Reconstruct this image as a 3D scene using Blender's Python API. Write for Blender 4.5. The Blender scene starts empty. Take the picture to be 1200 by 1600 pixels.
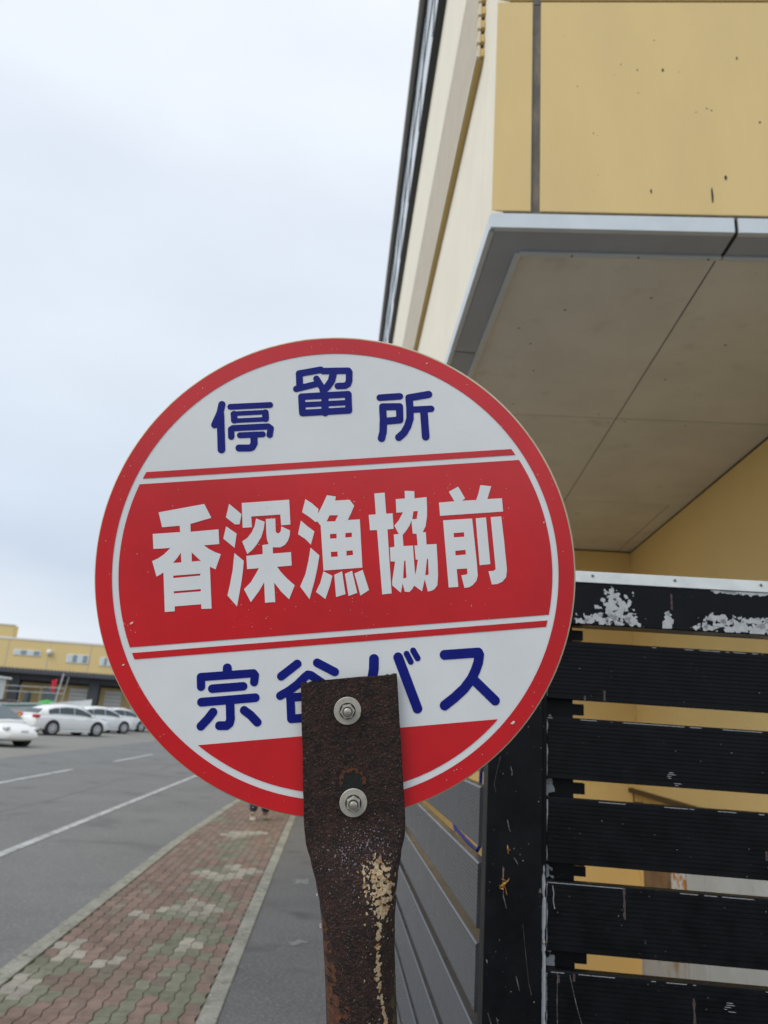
import bpy, math, random
import numpy as np
from mathutils import Vector, Matrix, noise
from mathutils.geometry import tessellate_polygon

R = math.radians
S = bpy.context.scene
COL = S.collection

# ------------------------------------------------------------------ camera
F_PX, PITCH, ROLL, YAW, EYE = 1110.0, R(16.6), R(4.06), R(2.8), 1.6
fwd = Vector((math.sin(YAW)*math.cos(PITCH), math.cos(YAW)*math.cos(PITCH), math.sin(PITCH)))
r0 = Vector((math.cos(YAW), -math.sin(YAW), 0)); u0 = r0.cross(fwd)
cr = r0*math.cos(ROLL) + u0*math.sin(ROLL); cu = -r0*math.sin(ROLL) + u0*math.cos(ROLL)
cd = bpy.data.cameras.new('camera'); cam = bpy.data.objects.new('camera', cd); COL.objects.link(cam)
cam.matrix_world = Matrix(((cr.x, cu.x, -fwd.x, 0), (cr.y, cu.y, -fwd.y, 0), (cr.z, cu.z, -fwd.z, EYE), (0, 0, 0, 1)))
cd.sensor_fit = 'VERTICAL'; cd.sensor_height = 36; cd.lens = F_PX/1600*36
cd.clip_start = .02; cd.clip_end = 3000
cd.dof.use_dof = True; cd.dof.focus_distance = .68; cd.dof.aperture_fstop = cd.lens/1000/.0026
S.camera = cam
S.view_settings.view_transform = 'Standard'; S.view_settings.look = 'None'
S.view_settings.exposure = 0.0; S.view_settings.gamma = 1
S.render.film_transparent = False

# ------------------------------------------------------------------ sky: overcast, over a Nishita base
SUN_EL, SUN_AZ = R(44), R(-128)          # azimuth clockwise from +Y
w = bpy.data.worlds.new('World'); S.world = w; w.use_nodes = True
nt = w.node_tree; nt.nodes.clear(); N = nt.nodes.new; LK = nt.links.new
out = N('ShaderNodeOutputWorld')
sky = N('ShaderNodeTexSky'); sky.sky_type = 'NISHITA'; sky.sun_disc = False
sky.sun_elevation = SUN_EL; sky.sun_rotation = SUN_AZ; sky.dust_density = 2.0; sky.air_density = 1.0
bg1 = N('ShaderNodeBackground'); bg1.inputs[1].default_value = .02; LK(sky.outputs[0], bg1.inputs[0])
tc = N('ShaderNodeTexCoord'); sep = N('ShaderNodeSeparateXYZ'); LK(tc.outputs['Generated'], sep.inputs[0])
mp = N('ShaderNodeMapping'); mp.inputs['Scale'].default_value = (1.2, 1.2, 3.5); LK(tc.outputs['Generated'], mp.inputs[0])
nz = N('ShaderNodeTexNoise'); nz.inputs['Scale'].default_value = 2.2; nz.inputs['Detail'].default_value = 4; nz.inputs['Roughness'].default_value = .45
LK(mp.outputs[0], nz.inputs[0])
ma = N('ShaderNodeMath'); ma.operation = 'MULTIPLY_ADD'; ma.inputs[1].default_value = .16; ma.inputs[2].default_value = -.08
LK(nz.outputs[0], ma.inputs[0])
ad = N('ShaderNodeMath'); ad.operation = 'ADD'; LK(sep.outputs[2], ad.inputs[0]); LK(ma.outputs[0], ad.inputs[1])
cr_ = N('ShaderNodeValToRGB'); LK(ad.outputs[0], cr_.inputs[0])
els = [(0.0, (.66, .67, .70)), (.045, (.84, .86, .89)), (.10, (.71, .76, .83)), (.17, (.57, .645, .755)), (.27, (.64, .715, .81)),
       (.42, (.72, .78, .86)), (.62, (.74, .80, .88)), (.80, (.90, .94, .99)), (1.0, (1.30, 1.30, 1.28))]
rp = cr_.color_ramp
while len(rp.elements) < len(els): rp.elements.new(.5)
for e, (p, c) in zip(rp.elements, els): e.position = p; e.color = (*c, 1)
nz2 = N('ShaderNodeTexNoise'); nz2.inputs['Scale'].default_value = 3.1; nz2.inputs['Detail'].default_value = 6; nz2.inputs['Roughness'].default_value = .5
mp2 = N('ShaderNodeMapping'); mp2.inputs['Scale'].default_value = (1, 1.3, 2.6); mp2.inputs['Rotation'].default_value = (0, .25, .4)
LK(tc.outputs['Generated'], mp2.inputs[0]); LK(mp2.outputs[0], nz2.inputs[0])
br = N('ShaderNodeMapRange'); br.inputs[1].default_value = .3; br.inputs[2].default_value = .7; br.inputs[3].default_value = .985; br.inputs[4].default_value = 1.06
LK(nz2.outputs[0], br.inputs[0])
bg2 = N('ShaderNodeBackground'); LK(br.outputs[0], bg2.inputs[1]); LK(cr_.outputs[0], bg2.inputs[0])
mxs = N('ShaderNodeAddShader'); LK(bg1.outputs[0], mxs.inputs[0]); LK(bg2.outputs[0], mxs.inputs[1])
LK(mxs.outputs[0], out.inputs[0])
ld = bpy.data.lights.new('sun', 'SUN'); ld.energy = 1.5; ld.angle = R(35); ld.color = (1, .96, .9)
sun = bpy.data.objects.new('sun', ld); COL.objects.link(sun)
sd = Vector((math.sin(SUN_AZ)*math.cos(SUN_EL), math.cos(SUN_AZ)*math.cos(SUN_EL), math.sin(SUN_EL)))
sun.rotation_euler = sd.to_track_quat('Z', 'Y').to_euler()

# ------------------------------------------------------------------ materials
def mat(name, c, c2=None, scale=8, detail=4, mixlo=.35, mixhi=.65, rough=.6, rough2=None, metal=0, spec=.5, bump=0, bscale=60,
        coat=0, speck=None, stretch=None, attr=None, bdist=.002):
    m = bpy.data.materials.new(name); m.use_nodes = True
    t = m.node_tree; n = t.nodes; l = t.links; b = n['Principled BSDF']
    b.inputs['Roughness'].default_value = rough; b.inputs['Metallic'].default_value = metal
    b.inputs['Specular IOR Level'].default_value = spec; b.inputs['Coat Weight'].default_value = coat; b.inputs['Coat Roughness'].default_value = .12
    tc = n.new('ShaderNodeTexCoord'); src = tc.outputs['Object']
    if stretch:
        mp = n.new('ShaderNodeMapping'); mp.inputs['Scale'].default_value = stretch; l.new(src, mp.inputs[0]); src = mp.outputs[0]
    def nzn(sc, det, rg=.6):
        k = n.new('ShaderNodeTexNoise'); k.inputs['Scale'].default_value = sc; k.inputs['Detail'].default_value = det
        k.inputs['Roughness'].default_value = rg; l.new(src, k.inputs[0]); return k
    def mapr(o, a, z, lo=0, hi=1):
        k = n.new('ShaderNodeMapRange'); k.inputs[1].default_value = a; k.inputs[2].default_value = z
        k.inputs[3].default_value = lo; k.inputs[4].default_value = hi; l.new(o, k.inputs[0]); return k.outputs[0]
    col = None
    if attr:
        a = n.new('ShaderNodeAttribute'); a.attribute_name = attr; col = a.outputs['Color']
    if c2:
        k = nzn(scale, detail); f = mapr(k.outputs[0], mixlo, mixhi)
        mx = n.new('ShaderNodeMix'); mx.data_type = 'RGBA'; l.new(f, mx.inputs[0])
        if attr:
            mx.blend_type = 'MULTIPLY'; l.new(col, mx.inputs[6]); mx.inputs[7].default_value = (*c2, 1)
        else:
            mx.inputs[6].default_value = (*c, 1); mx.inputs[7].default_value = (*c2, 1)
        col = mx.outputs[2]
        if rough2 is not None: l.new(mapr(k.outputs[0], mixlo, mixhi, rough, rough2), b.inputs['Roughness'])
    for sp in (speck or []):          # (scale, threshold lo, hi, colour)
        v = nzn(sp[0], 2, .5); f = mapr(v.outputs[0], sp[1], sp[2])
        mx = n.new('ShaderNodeMix'); mx.data_type = 'RGBA'; l.new(f, mx.inputs[0])
        if col is None: mx.inputs[6].default_value = (*c, 1)
        else: l.new(col, mx.inputs[6])
        mx.inputs[7].default_value = (*sp[3], 1); col = mx.outputs[2]
    if col is None: b.inputs['Base Color'].default_value = (*c, 1)
    else: l.new(col, b.inputs['Base Color'])
    if bump:
        k = nzn(bscale, 5); bp = n.new('ShaderNodeBump'); bp.inputs['Strength'].default_value = bump; bp.inputs['Distance'].default_value = bdist
        l.new(k.outputs[0], bp.inputs['Height']); l.new(bp.outputs[0], b.inputs['Normal'])
    return m

M = {}
M['white_vinyl'] = mat('white_vinyl', (.80, .82, .82), (.73, .76, .77), 9, rough=.32, spec=.45, bump=.05, bscale=500, bdist=.0004, speck=[(900, .80, .84, (.5, .48, .45))])
M['red_vinyl'] = mat('red_vinyl', (.66, .013, .020), (.55, .011, .018), 7, rough=.26, spec=.5, coat=.25, bump=.2, bscale=420, bdist=.0005, speck=[(700, .79, .83, (.75, .4, .4))])
M['blue_vinyl'] = mat('blue_vinyl', (.004, .009, .18), (.005, .012, .21), 60, spec=.28, rough=.35, bump=.05, bscale=500, bdist=.0004)
M['scrape'] = mat('scraped_white', (.72, .62, .58), rough=.7)
M['cream_edge'] = mat('cream_board_edge', (.62, .52, .34), (.50, .42, .28), 60, rough=.6)
M['board_back'] = mat('board_back', (.45, .46, .46), rough=.5)
M['rust'] = mat('rusted_steel', (.013, .0075, .006), (.040, .018, .012), 110, 8, .38, .66, rough=.75, spec=.35, bump=1.0, bscale=330, bdist=.003,
                speck=[(480, .63, .74, (.12, .085, .075)), (160, .66, .80, (.085, .026, .011)), (800, .66, .74, (.20, .165, .15))])
M['orange_rust'] = mat('orange_rust', (.13, .046, .016), (.042, .019, .011), 260, 5, rough=.85, bump=.6, bscale=500)
M['moss_rust'] = mat('olive_stain', (.085, .068, .020), (.04, .03, .014), 240, 5, rough=.85, bump=.5, bscale=500)
M['dropping'] = mat('pale_crust', (.46, .38, .24), (.30, .14, .045), 330, 5, .45, .62, rough=.85, bump=.6, bscale=700)
M['crystal'] = mat('grey_speckle', (.20, .165, .19), (.11, .085, .10), 600, rough=.5)
M['steel'] = mat('stainless', (.50, .47, .41), (.40, .37, .31), 160, 5, rough=.42, metal=.85, bump=.2, bscale=900, bdist=.0003, speck=[(420, .68, .76, (.22, .12, .06))])
M['washer'] = mat('dull_washer', (.50, .48, .42), (.42, .40, .34), 200, 5, rough=.5, metal=.35, bump=.3, bscale=900, bdist=.0003, speck=[(420, .66, .74, (.25, .15, .08))])
M['nut'] = mat('bright_nut', (.56, .54, .48), rough=.28, metal=.55)
M['black_hole'] = mat('black_hole', (.006, .008, .006), rough=.8, bump=.6, bscale=500)
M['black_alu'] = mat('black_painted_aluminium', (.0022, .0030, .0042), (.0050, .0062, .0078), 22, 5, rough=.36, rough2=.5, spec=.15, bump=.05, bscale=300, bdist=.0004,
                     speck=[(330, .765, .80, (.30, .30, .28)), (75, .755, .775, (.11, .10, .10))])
M['road_side_alu'] = mat('sky_sheen_black_aluminium', (.048, .052, .060), (.062, .066, .074), 16, 5, rough=.26, rough2=.36, spec=.5, bump=.04, bscale=300, bdist=.0004)  # same black slats, sky sheen put into a lighter grey base colour
M['peel'] = mat('bare_primer', (.42, .44, .45), (.33, .35, .36), 90, 5, rough=.65, bump=.3, bscale=300, bdist=.0005)
M['mauve'] = mat('mauve_run', (.075, .048, .050), (.045, .03, .032), 200, rough=.7)
M['silver'] = mat('silver_strip', (.66, .70, .70), (.56, .60, .60), 25, 4, rough=.42, spec=.5, speck=[(260, .74, .78, (.3, .28, .24))])
M['screw'] = mat('dull_screw', (.20, .17, .12), rough=.5, metal=.6)
M['yellow'] = mat('yellow_panel', (.68, .51, .225), (.635, .475, .215), 4.5, 7, .40, .78, stretch=(1, 1, .28), rough=.62, spec=.35, bump=.04, bscale=120, speck=[(60, .80, .82, (.2, .15, .07))])
M['yellow_in'] = mat('yellow_recess_wall', (.89, .65, .27), (.86, .62, .255), 1.5, 4, rough=.6, spec=.35, bump=.04, bscale=120)
M['cream'] = mat('cream_siding', (.86, .80, .64), (.81, .75, .60), 3, 4, rough=.55, spec=.4)
M['louvre'] = mat('beige_louvre', (.68, .60, .46), (.63, .555, .42), 5, rough=.5)
M['ochre'] = mat('ochre_end', (.60, .42, .14), rough=.6)
M['joint'] = mat('dirty_joint', (.085, .075, .065), (.19, .16, .12), 26, 6, .40, .72, rough=.6, stretch=(1, 1, .25))
M['flash'] = mat('grey_blue_flashing', (.60, .66, .70), (.54, .60, .64), 6, 5, rough=.42, spec=.5, speck=[(120, .78, .80, (.25, .24, .22))])
M['trim_under'] = mat('shaded_trim', (.36, .40, .48), (.32, .36, .43), 5, rough=.45)  # flashing metal again, the underside's shade put into a darker grey
M['soffit'] = mat('soffit_board', (.75, .735, .70), (.67, .655, .62), 2.2, 6, .38, .66, rough=.85, spec=.2, bump=.05, bscale=200, speck=[(34, .765, .785, (.22, .17, .13)), (5.5, .62, .90, (.55, .52, .46))])
M['pit_conc'] = mat('pit_concrete', (.62, .60, .56), (.52, .50, .47), 2, 6, rough=.9)
M['seam'] = mat('dark_seam', (.06, .05, .045), rough=.8)
M['dark_frame'] = mat('dark_frame', (.025, .03, .038), rough=.3)
M['eave_glass'] = mat('pale_glazing', (.66, .73, .78), (.46, .54, .60), 1.2, rough=.2, spec=.8, stretch=(1, .35, 1))
M['gutter'] = mat('beige_gutter', (.42, .40, .36), rough=.5)
M['wood_rail'] = mat('brown_handrail', (.035, .019, .010), (.022, .012, .007), 30, rough=.5, stretch=(1, .1, 1))
M['white_metal'] = mat('white_metal', (.60, .62, .60), (.53, .54, .51), 4, 5, rough=.5, speck=[(12, .70, .80, (.36, .29, .22))])
M['rusty_white'] = mat('rust_stained_white', (.55, .54, .50), (.40, .27, .15), 7, 5, .52, .70, rough=.6)
M['card'] = mat('brown_cardboard', (.30, .17, .07), (.16, .09, .04), 5, rough=.8)
M['label'] = mat('printed_label', (.7, .68, .62), (.55, .22, .05), 16, 3, .50, .54, rough=.6)
M['blue_plastic'] = mat('blue_plastic', (.02, .05, .42), rough=.4)
M['asphalt'] = mat('road_asphalt', (.165, .170, .172), (.135, .139, .141), .55, 8, .35, .65, rough=.88, spec=.25, bump=.5, bscale=130, bdist=.004,
                   speck=[(38, .52, .80, (.24, .245, .245)), (55, .54, .78, (.095, .097, .10)), (150, .60, .74, (.30, .30, .30)), (1.1, .60, .72, (.125, .13, .133))])
M['asphalt_old'] = mat('parking_asphalt', (.22, .22, .205), (.19, .19, .18), .4, 8, rough=.9, spec=.2, bump=.3, bscale=90, bdist=.004)
M['asphalt_walk'] = mat('footway_asphalt', (.135, .136, .138), (.108, .109, .111), 1.3, 8, .35, .65, rough=.88, spec=.25, bump=.7, bscale=150, bdist=.004,
                        speck=[(42, .50, .78, (.20, .20, .20)), (60, .52, .76, (.06, .06, .06)), (130, .60, .72, (.27, .27, .265)), (2.3, .58, .74, (.085, .086, .088))])
M['asphalt_patch'] = mat('tar_seam', (.105, .108, .112), (.14, .145, .15), 2, 5, rough=.8)
M['scuff'] = mat('fine_scuff', (.13, .13, .125), (.35, .34, .31), 60, 4, .5, .62, rough=.7)
M['faint_mark'] = mat('faint_footway_mark', (.22, .225, .23), (.14, .142, .145), 30, 6, .4, .6, rough=.85)
M['paint_line'] = mat('worn_road_paint', (.42, .44, .45), (.20, .205, .21), 7, 8, .42, .64, rough=.75, bump=.3, bscale=120)
M['kerb'] = mat('kerb_concrete', (.30, .30, .265), (.20, .205, .175), 3.2, 7, .35, .65, rough=.9, spec=.2, bump=.5, bscale=120, bdist=.003, speck=[(14, .52, .72, (.15, .155, .12)), (40, .56, .76, (.38, .375, .34)), (60, .62, .78, (.09, .095, .07))])
M['paver'] = mat('interlocking_paver', (1, 1, 1), (.70, .70, .68), 14, 6, .40, .70, rough=.9, spec=.2, bump=.6, bscale=240, bdist=.002, attr='Col')
M['sand'] = mat('joint_sand', (.085, .080, .062), (.05, .055, .035), 12, 5, rough=.95)
M['car_white'] = mat('car_white', (.78, .80, .80), rough=.25, coat=.8, spec=.5)
M['car_silver'] = mat('car_silver_white', (.66, .70, .73), rough=.28, coat=.7)
M['car_glass'] = mat('car_glass', (.04, .065, .075), rough=.06, spec=.7)
M['tyre'] = mat('tyre', (.02, .02, .02), rough=.85)
M['rim'] = mat('alloy_rim', (.50, .50, .52), rough=.35, metal=.6)
M['tail'] = mat('tail_lamp', (.55, .02, .03), rough=.2)
M['lamp'] = mat('head_lamp', (.70, .72, .75), rough=.15, coat=.6)
M['plate_y'] = mat('number_plate', (.65, .48, .10), rough=.5)
M['plate_w'] = mat('white_number_plate', (.7, .7, .68), rough=.5)
M['wh_yellow'] = mat('far_yellow_wall', (.68, .52, .235), (.64, .49, .22), .25, 4, rough=.7)
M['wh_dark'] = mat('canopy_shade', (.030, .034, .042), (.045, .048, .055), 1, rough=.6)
M['canopy'] = mat('corrugated_canopy', (.085, .09, .105), rough=.5)
M['shutter'] = mat('roller_shutter', (.86, .87, .85), (.80, .81, .79), 2, rough=.5)
M['win'] = mat('window_pane', (.16, .24, .28), rough=.1, spec=.8)
M['win2'] = mat('window_blind', (.55, .62, .64), rough=.4)
M['cap_white'] = mat('pale_coping', (.70, .70, .68), rough=.5)
M['boat_white'] = mat('boat_gelcoat', (.62, .65, .65), rough=.35)
M['green'] = mat('green_net', (.04, .34, .05), (.06, .45, .08), 6, rough=.7)
M['teal'] = mat('teal_paint', (.03, .13, .12), rough=.4)
M['flag_red'] = mat('red_cloth', (.60, .03, .06), rough=.8)
M['galv'] = mat('galvanised', (.45, .47, .48), rough=.4, metal=.3)
M['conc'] = mat('pale_concrete', (.38, .40, .37), (.31, .33, .30), .8, 5, rough=.9)
M['hyd1'] = mat('bright_yellow_paint', (.62, .50, .04), rough=.5)
M['hyd2'] = mat('mustard_paint', (.45, .27, .04), rough=.6)
M['skin'] = mat('skin', (.55, .36, .26), rough=.55)
M['hair'] = mat('dark_hair', (.02, .016, .013), rough=.6)
M['navy'] = mat('navy_cloth', (.025, .032, .055), rough=.85)
M['grey_cloth'] = mat('grey_cloth', (.09, .09, .10), rough=.85)
M['shoe'] = mat('off_white_shoe', (.62, .58, .50), rough=.6)
M['shoe_dark'] = mat('dark_shoe', (.03, .03, .03), rough=.6)
M['husk'] = mat('orange_husk', (.50, .24, .045), (.20, .09, .02), 300, rough=.7)

# ------------------------------------------------------------------ mesh helpers
class MB:
    def __init__(s, xf=None): s.v = []; s.f = []; s.c = []; s.xf = xf or (lambda a, b, c: Vector((a, b, c))); s.smooth = False
    def add(s, pts, faces, col=None):
        k = len(s.v); s.v += [s.xf(*p) for p in pts]
        for f in faces: s.f.append([k+i for i in f]); s.c.append(col)
        return s
    def box(s, a0, b0, c0, a1, b1, c1, col=None):
        return s.add([(a0,b0,c0),(a1,b0,c0),(a1,b1,c0),(a0,b1,c0),(a0,b0,c1),(a1,b0,c1),(a1,b1,c1),(a0,b1,c1)],
                     [(0,3,2,1),(4,5,6,7),(0,1,5,4),(1,2,6,5),(2,3,7,6),(3,0,4,7)], col)
    def prism(s, poly, lo, hi, ax=2):     # poly of 2-D points, extruded along axis ax
        n = len(poly)
        def P(p, h):
            return {0: (h, p[0], p[1]), 1: (p[0], h, p[1]), 2: (p[0], p[1], h)}[ax]
        pts = [P(p, lo) for p in poly] + [P(p, hi) for p in poly]
        fs = [tuple(range(n))[::-1], tuple(range(n, 2*n))] + [(i, (i+1) % n, n+(i+1) % n, n+i) for i in range(n)]
        return s.add(pts, fs)
    def loops(s, loops, cap=True, closed=True):
        n = len(loops[0]); pts = [p for L in loops for p in L]; fs = []
        for j in range(len(loops)-1):
            for i in range(n if closed else n-1):
                i2 = (i+1) % n; fs.append((j*n+i, j*n+i2, (j+1)*n+i2, (j+1)*n+i))
        if cap: fs += [tuple(range(n))[::-1], tuple(range((len(loops)-1)*n, len(loops)*n))]
        return s.add(pts, fs)
    def tube(s, path, r, n=10):
        path = [Vector(p) for p in path]; L = []
        for i, p in enumerate(path):
            d = (path[min(i+1, len(path)-1)] - path[max(i-1, 0)]).normalized()
            a = d.orthogonal().normalized() if i == 0 else (a - d*a.dot(d)).normalized()
            b = d.cross(a); rr = r[i] if isinstance(r, (list, tuple)) else r
            L.append([tuple(p + a*rr*math.cos(t*2*math.pi/n) + b*rr*math.sin(t*2*math.pi/n)) for t in range(n)])
        return s.loops(L)
    def cyl(s, p, q, r, n=24): return s.tube([p, q], r, n)
    def flat(s, loops, h):                # polygon with holes in the (a, b) plane at height h
        pts = [(x, y) for L in loops for x, y in L]
        tri = tessellate_polygon([[Vector((x, y, 0)) for x, y in L] for L in loops])
        fs = []
        for t in tri:
            a, b, c = (pts[i] for i in t)
            if (b[0]-a[0])*(c[1]-a[1]) - (b[1]-a[1])*(c[0]-a[0]) < 0: t = (t[0], t[2], t[1])
            fs.append(t)
        return s.add([(x, y, h) for x, y in pts], fs)
    def march(s, X, Y, Z, place):         # filled iso-region Z > 0 on a grid; place(x, y) -> local point
        idx = {}
        def V(x, y):
            k = (round(x, 7), round(y, 7))
            if k not in idx: idx[k] = len(s.v); s.v.append(s.xf(*place(x, y)))
            return idx[k]
        ny, nx = Z.shape
        for j in range(ny-1):
            i = 0
            while i < nx-1:
                z = (Z[j, i], Z[j, i+1], Z[j+1, i+1], Z[j+1, i])
                if max(z) <= 0: i += 1; continue
                if min(z) > 0:
                    k = i+1
                    while k < nx-1 and k-i < 3 and Z[j, k+1] > 0 and Z[j+1, k+1] > 0: k += 1
                    s.f.append([V(X[i], Y[j]), V(X[k], Y[j]), V(X[k], Y[j+1]), V(X[i], Y[j+1])]); s.c.append(None); i = k; continue
                P = [(X[i], Y[j]), (X[i+1], Y[j]), (X[i+1], Y[j+1]), (X[i], Y[j+1])]; poly = []
                for a in range(4):
                    b = (a+1) % 4
                    if z[a] > 0: poly.append(P[a])
                    if (z[a] > 0) != (z[b] > 0):
                        t = z[a]/(z[a]-z[b]); poly.append((P[a][0]+(P[b][0]-P[a][0])*t, P[a][1]+(P[b][1]-P[a][1])*t))
                q = []
                for p in poly:
                    v = V(*p)
                    if v not in q: q.append(v)
                if len(q) > 2: s.f.append(q); s.c.append(None)
                i += 1
        return s
    def build(s, name, m, parent=None, M_=None, smooth=False, bevel=0, seg=2, label=None):
        me = bpy.data.meshes.new(name); me.from_pydata([tuple(v) for v in s.v], [], s.f); me.update()
        if any(c is not None for c in s.c):
            at = me.color_attributes.new('Col', 'FLOAT_COLOR', 'CORNER'); k = 0
            for p, c in zip(me.polygons, s.c):
                for _ in p.loop_indices: at.data[k].color = (*(c or (1, 1, 1)), 1); k += 1
        me.materials.append(m if not isinstance(m, str) else M[m])
        if smooth:
            me.polygons.foreach_set('use_smooth', [True]*len(me.polygons))
            if smooth != 'all': me.set_sharp_from_angle(angle=R(smooth if smooth is not True else 40))
        o = bpy.data.objects.new(name, me); COL.objects.link(o)
        if parent:
            o.parent = parent; o.matrix_parent_inverse = world_of(parent).inverted()
        if M_ is not None: o.matrix_basis = M_
        if bevel:
            b = o.modifiers.new('bevel', 'BEVEL'); b.width = bevel; b.segments = seg; b.limit_method = 'ANGLE'; b.angle_limit = R(35)
        if label: o['label'] = label
        return o
def split_build(b, name, m, parent, **k):       # one object for each separate piece
    par = list(range(len(b.v)))
    def find(i):
        while par[i] != i: par[i] = par[par[i]]; i = par[i]
        return i
    for f in b.f:
        for i in f[1:]: par[find(i)] = find(f[0])
    groups = {}
    for f in b.f: groups.setdefault(find(f[0]), []).append(f)
    out = []
    for fs in groups.values():
        idx = {}; q = MB()
        for f in fs:
            for i in f:
                if i not in idx: idx[i] = len(q.v); q.v.append(b.v[i])
            q.f.append([idx[i] for i in f]); q.c.append(None)
        out.append(q.build(name, m, parent, **k))
    return out
def world_of(o):
    m = o.matrix_basis.copy()
    if o.parent: m = world_of(o.parent) @ o.matrix_parent_inverse @ m
    return m
def thing(name, label, cat, loc=(0, 0, 0), group=None):
    o = bpy.data.objects.new(name, None); COL.objects.link(o); o.location = loc; o.empty_display_size = .1
    o['label'] = label; o['category'] = cat
    if group: o['group'] = group
    return o
def tag(o, label, cat, group=None):
    o['label'] = label; o['category'] = cat
    if group: o['group'] = group
    return o
def struct(o, kind='structure'): o['kind'] = kind; return o
def copy_tree(o, parent=None, col=None):
    c = o.copy(); COL.objects.link(c); c.parent = parent
    for ch in [x for x in bpy.data.objects if x.parent == o]: copy_tree(ch, c)
    return c

WHITE_GLYPHS=[[[(-1627,641),(-1207,691),(-1148,557),(-1342,513),(-1342,440),(-1087,445),(-1087,308),(-1228,306),(-1186,271),(-1132,237),(-1077,213),(-1132,77),(-1182,106),(-1184,-278),(-1275,-274),(-1277,-232),(-1515,-233),(-1517,-277),(-1606,-277),(-1604,82),(-1668,49),(-1702,194),(-1644,217),(-1591,250),(-1533,303),(-1687,305),(-1688,444),(-1439,444),(-1440,503),(-1601,500)],[(-1440,253),(-1439,163),(-1514,164),(-1468,215)],[(-1342,250),(-1298,202),(-1262,165),(-1344,164)],[(-1517,47),(-1273,48),(-1273,30),(-1517,25)],[(-1518,-96),(-1273,-94),(-1274,-114),(-1517,-115)]],[[(-979,677),(-869,572),(-892,479),(-934,480),(-1014,552)]],[[(-1016,468),(-923,393),(-949,263),(-1048,356)]],[[(-953,215),(-871,137),(-881,62),(-901,-52),(-953,-276),(-1035,-170),(-1006,-65),(-977,56)]],[[(-862,677),(-421,678),(-423,444),(-509,443),(-511,544),(-781,544),(-780,443),(-865,444)]],[[(-737,523),(-660,486),(-672,420),(-700,345),(-744,279),(-788,231),(-835,198),(-877,318),(-830,344),(-786,393),(-755,453)]],[[(-648,512),(-560,511),(-563,391),(-554,373),(-534,368),(-516,388),(-508,433),(-430,389),(-436,341),(-456,294),(-485,258),(-528,238),(-599,243),(-600,185),(-433,186),(-434,62),(-569,60),(-534,6),(-483,-56),(-417,-122),(-476,-246),(-538,-178),(-604,-84),(-604,-261),(-697,-262),(-695,-74),(-747,-152),(-826,-247),(-882,-124),(-817,-65),(-773,0),(-736,59),(-844,58),(-845,180),(-693,187),(-693,270),(-635,275),(-648,321),(-650,370)]],[[(-66,697),(16,679),(7,641),(143,640),(182,580),(148,512),(112,449),(226,448),(218,-5),(-144,-6),(-143,413),(-172,456),(-189,451),(-245,504),(-308,552),(-270,674),(-213,631),(-154,571),(-162,526),(-114,607)],[(-54,505),(25,501),(-6,445),(-86,449)],[(-62,329),(0,328),(-3,285),(-63,286)],[(82,328),(142,329),(141,287),(79,286)],[(-65,162),(-4,161),(-3,115),(-65,114)],[(81,162),(139,162),(140,120),(78,116)]],[[(-324,474),(-264,414),(-204,364),(-246,243),(-292,298),(-358,348)]],[[(-250,215),(-173,137),(-199,22),(-234,-99),(-289,-259),(-368,-137),(-312,-25),(-277,96)]],[[(-145,-13),(-65,-60),(-94,-151),(-143,-269),(-226,-197),(-181,-117)]],[[(-47,-53),(27,-25),(45,-238),(-44,-258)]],[[(52,-51),(120,-27),(154,-234),(72,-257)]],[[(140,-54),(219,-26),(265,-216),(182,-262),(163,-163)]],[[(380,684),(478,685),(477,484),(538,484),(536,337),(478,335),(472,-263),(384,-266),(380,336),(314,338),(312,484),(379,485)]],[[(668,690),(759,680),(756,611),(871,616),(868,517),(860,433),(840,342),(807,285),(837,283),(834,167),(929,166),(925,8),(918,-131),(904,-220),(875,-252),(846,-267),(811,-271),(791,-156),(757,-265),(687,-207),(667,-237),(638,-262),(596,-256),(582,-179),(558,-263),(485,-192),(485,-154),(502,-80),(527,29),(485,34),(488,164),(532,168),(534,283),(581,285),(545,366),(593,416),(637,487),(574,487),(578,616),(665,617)],[(736,489),(778,489),(761,415),(719,415)],[(710,404),(713,279),(749,275),(750,166),(719,165),(722,33),(741,31),(724,-47),(704,-112),(706,167),(616,168),(617,274),(655,313),(690,360)],[(612,30),(624,31),(622,-127),(590,-135),(600,-52)],[(827,32),(838,33),(831,-114),(799,-120),(815,-33)]],[[(1087,653),(1181,696),(1237,579),(1206,559),(1342,556),(1371,624),(1395,697),(1497,678),(1449,558),(1590,557),(1589,429),(985,429),(984,556),(1133,558)]],[[(1009,384),(1287,383),(1291,168),(1294,-36),(1292,-158),(1275,-204),(1237,-242),(1202,-259),(1157,-263),(1137,-144),(1185,-140),(1197,-131),(1197,-84),(1099,-83),(1100,-249),(1009,-248)],[(1100,257),(1198,258),(1197,216),(1098,216)],[(1101,89),(1197,91),(1198,48),(1099,45)]],[[(1321,382),(1420,384),(1421,-59),(1319,-62)]],[[(1465,384),(1567,384),(1572,148),(1573,-125),(1559,-191),(1519,-232),(1469,-250),(1417,-250),(1397,-125),(1447,-124),(1467,-110)]]]
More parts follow.
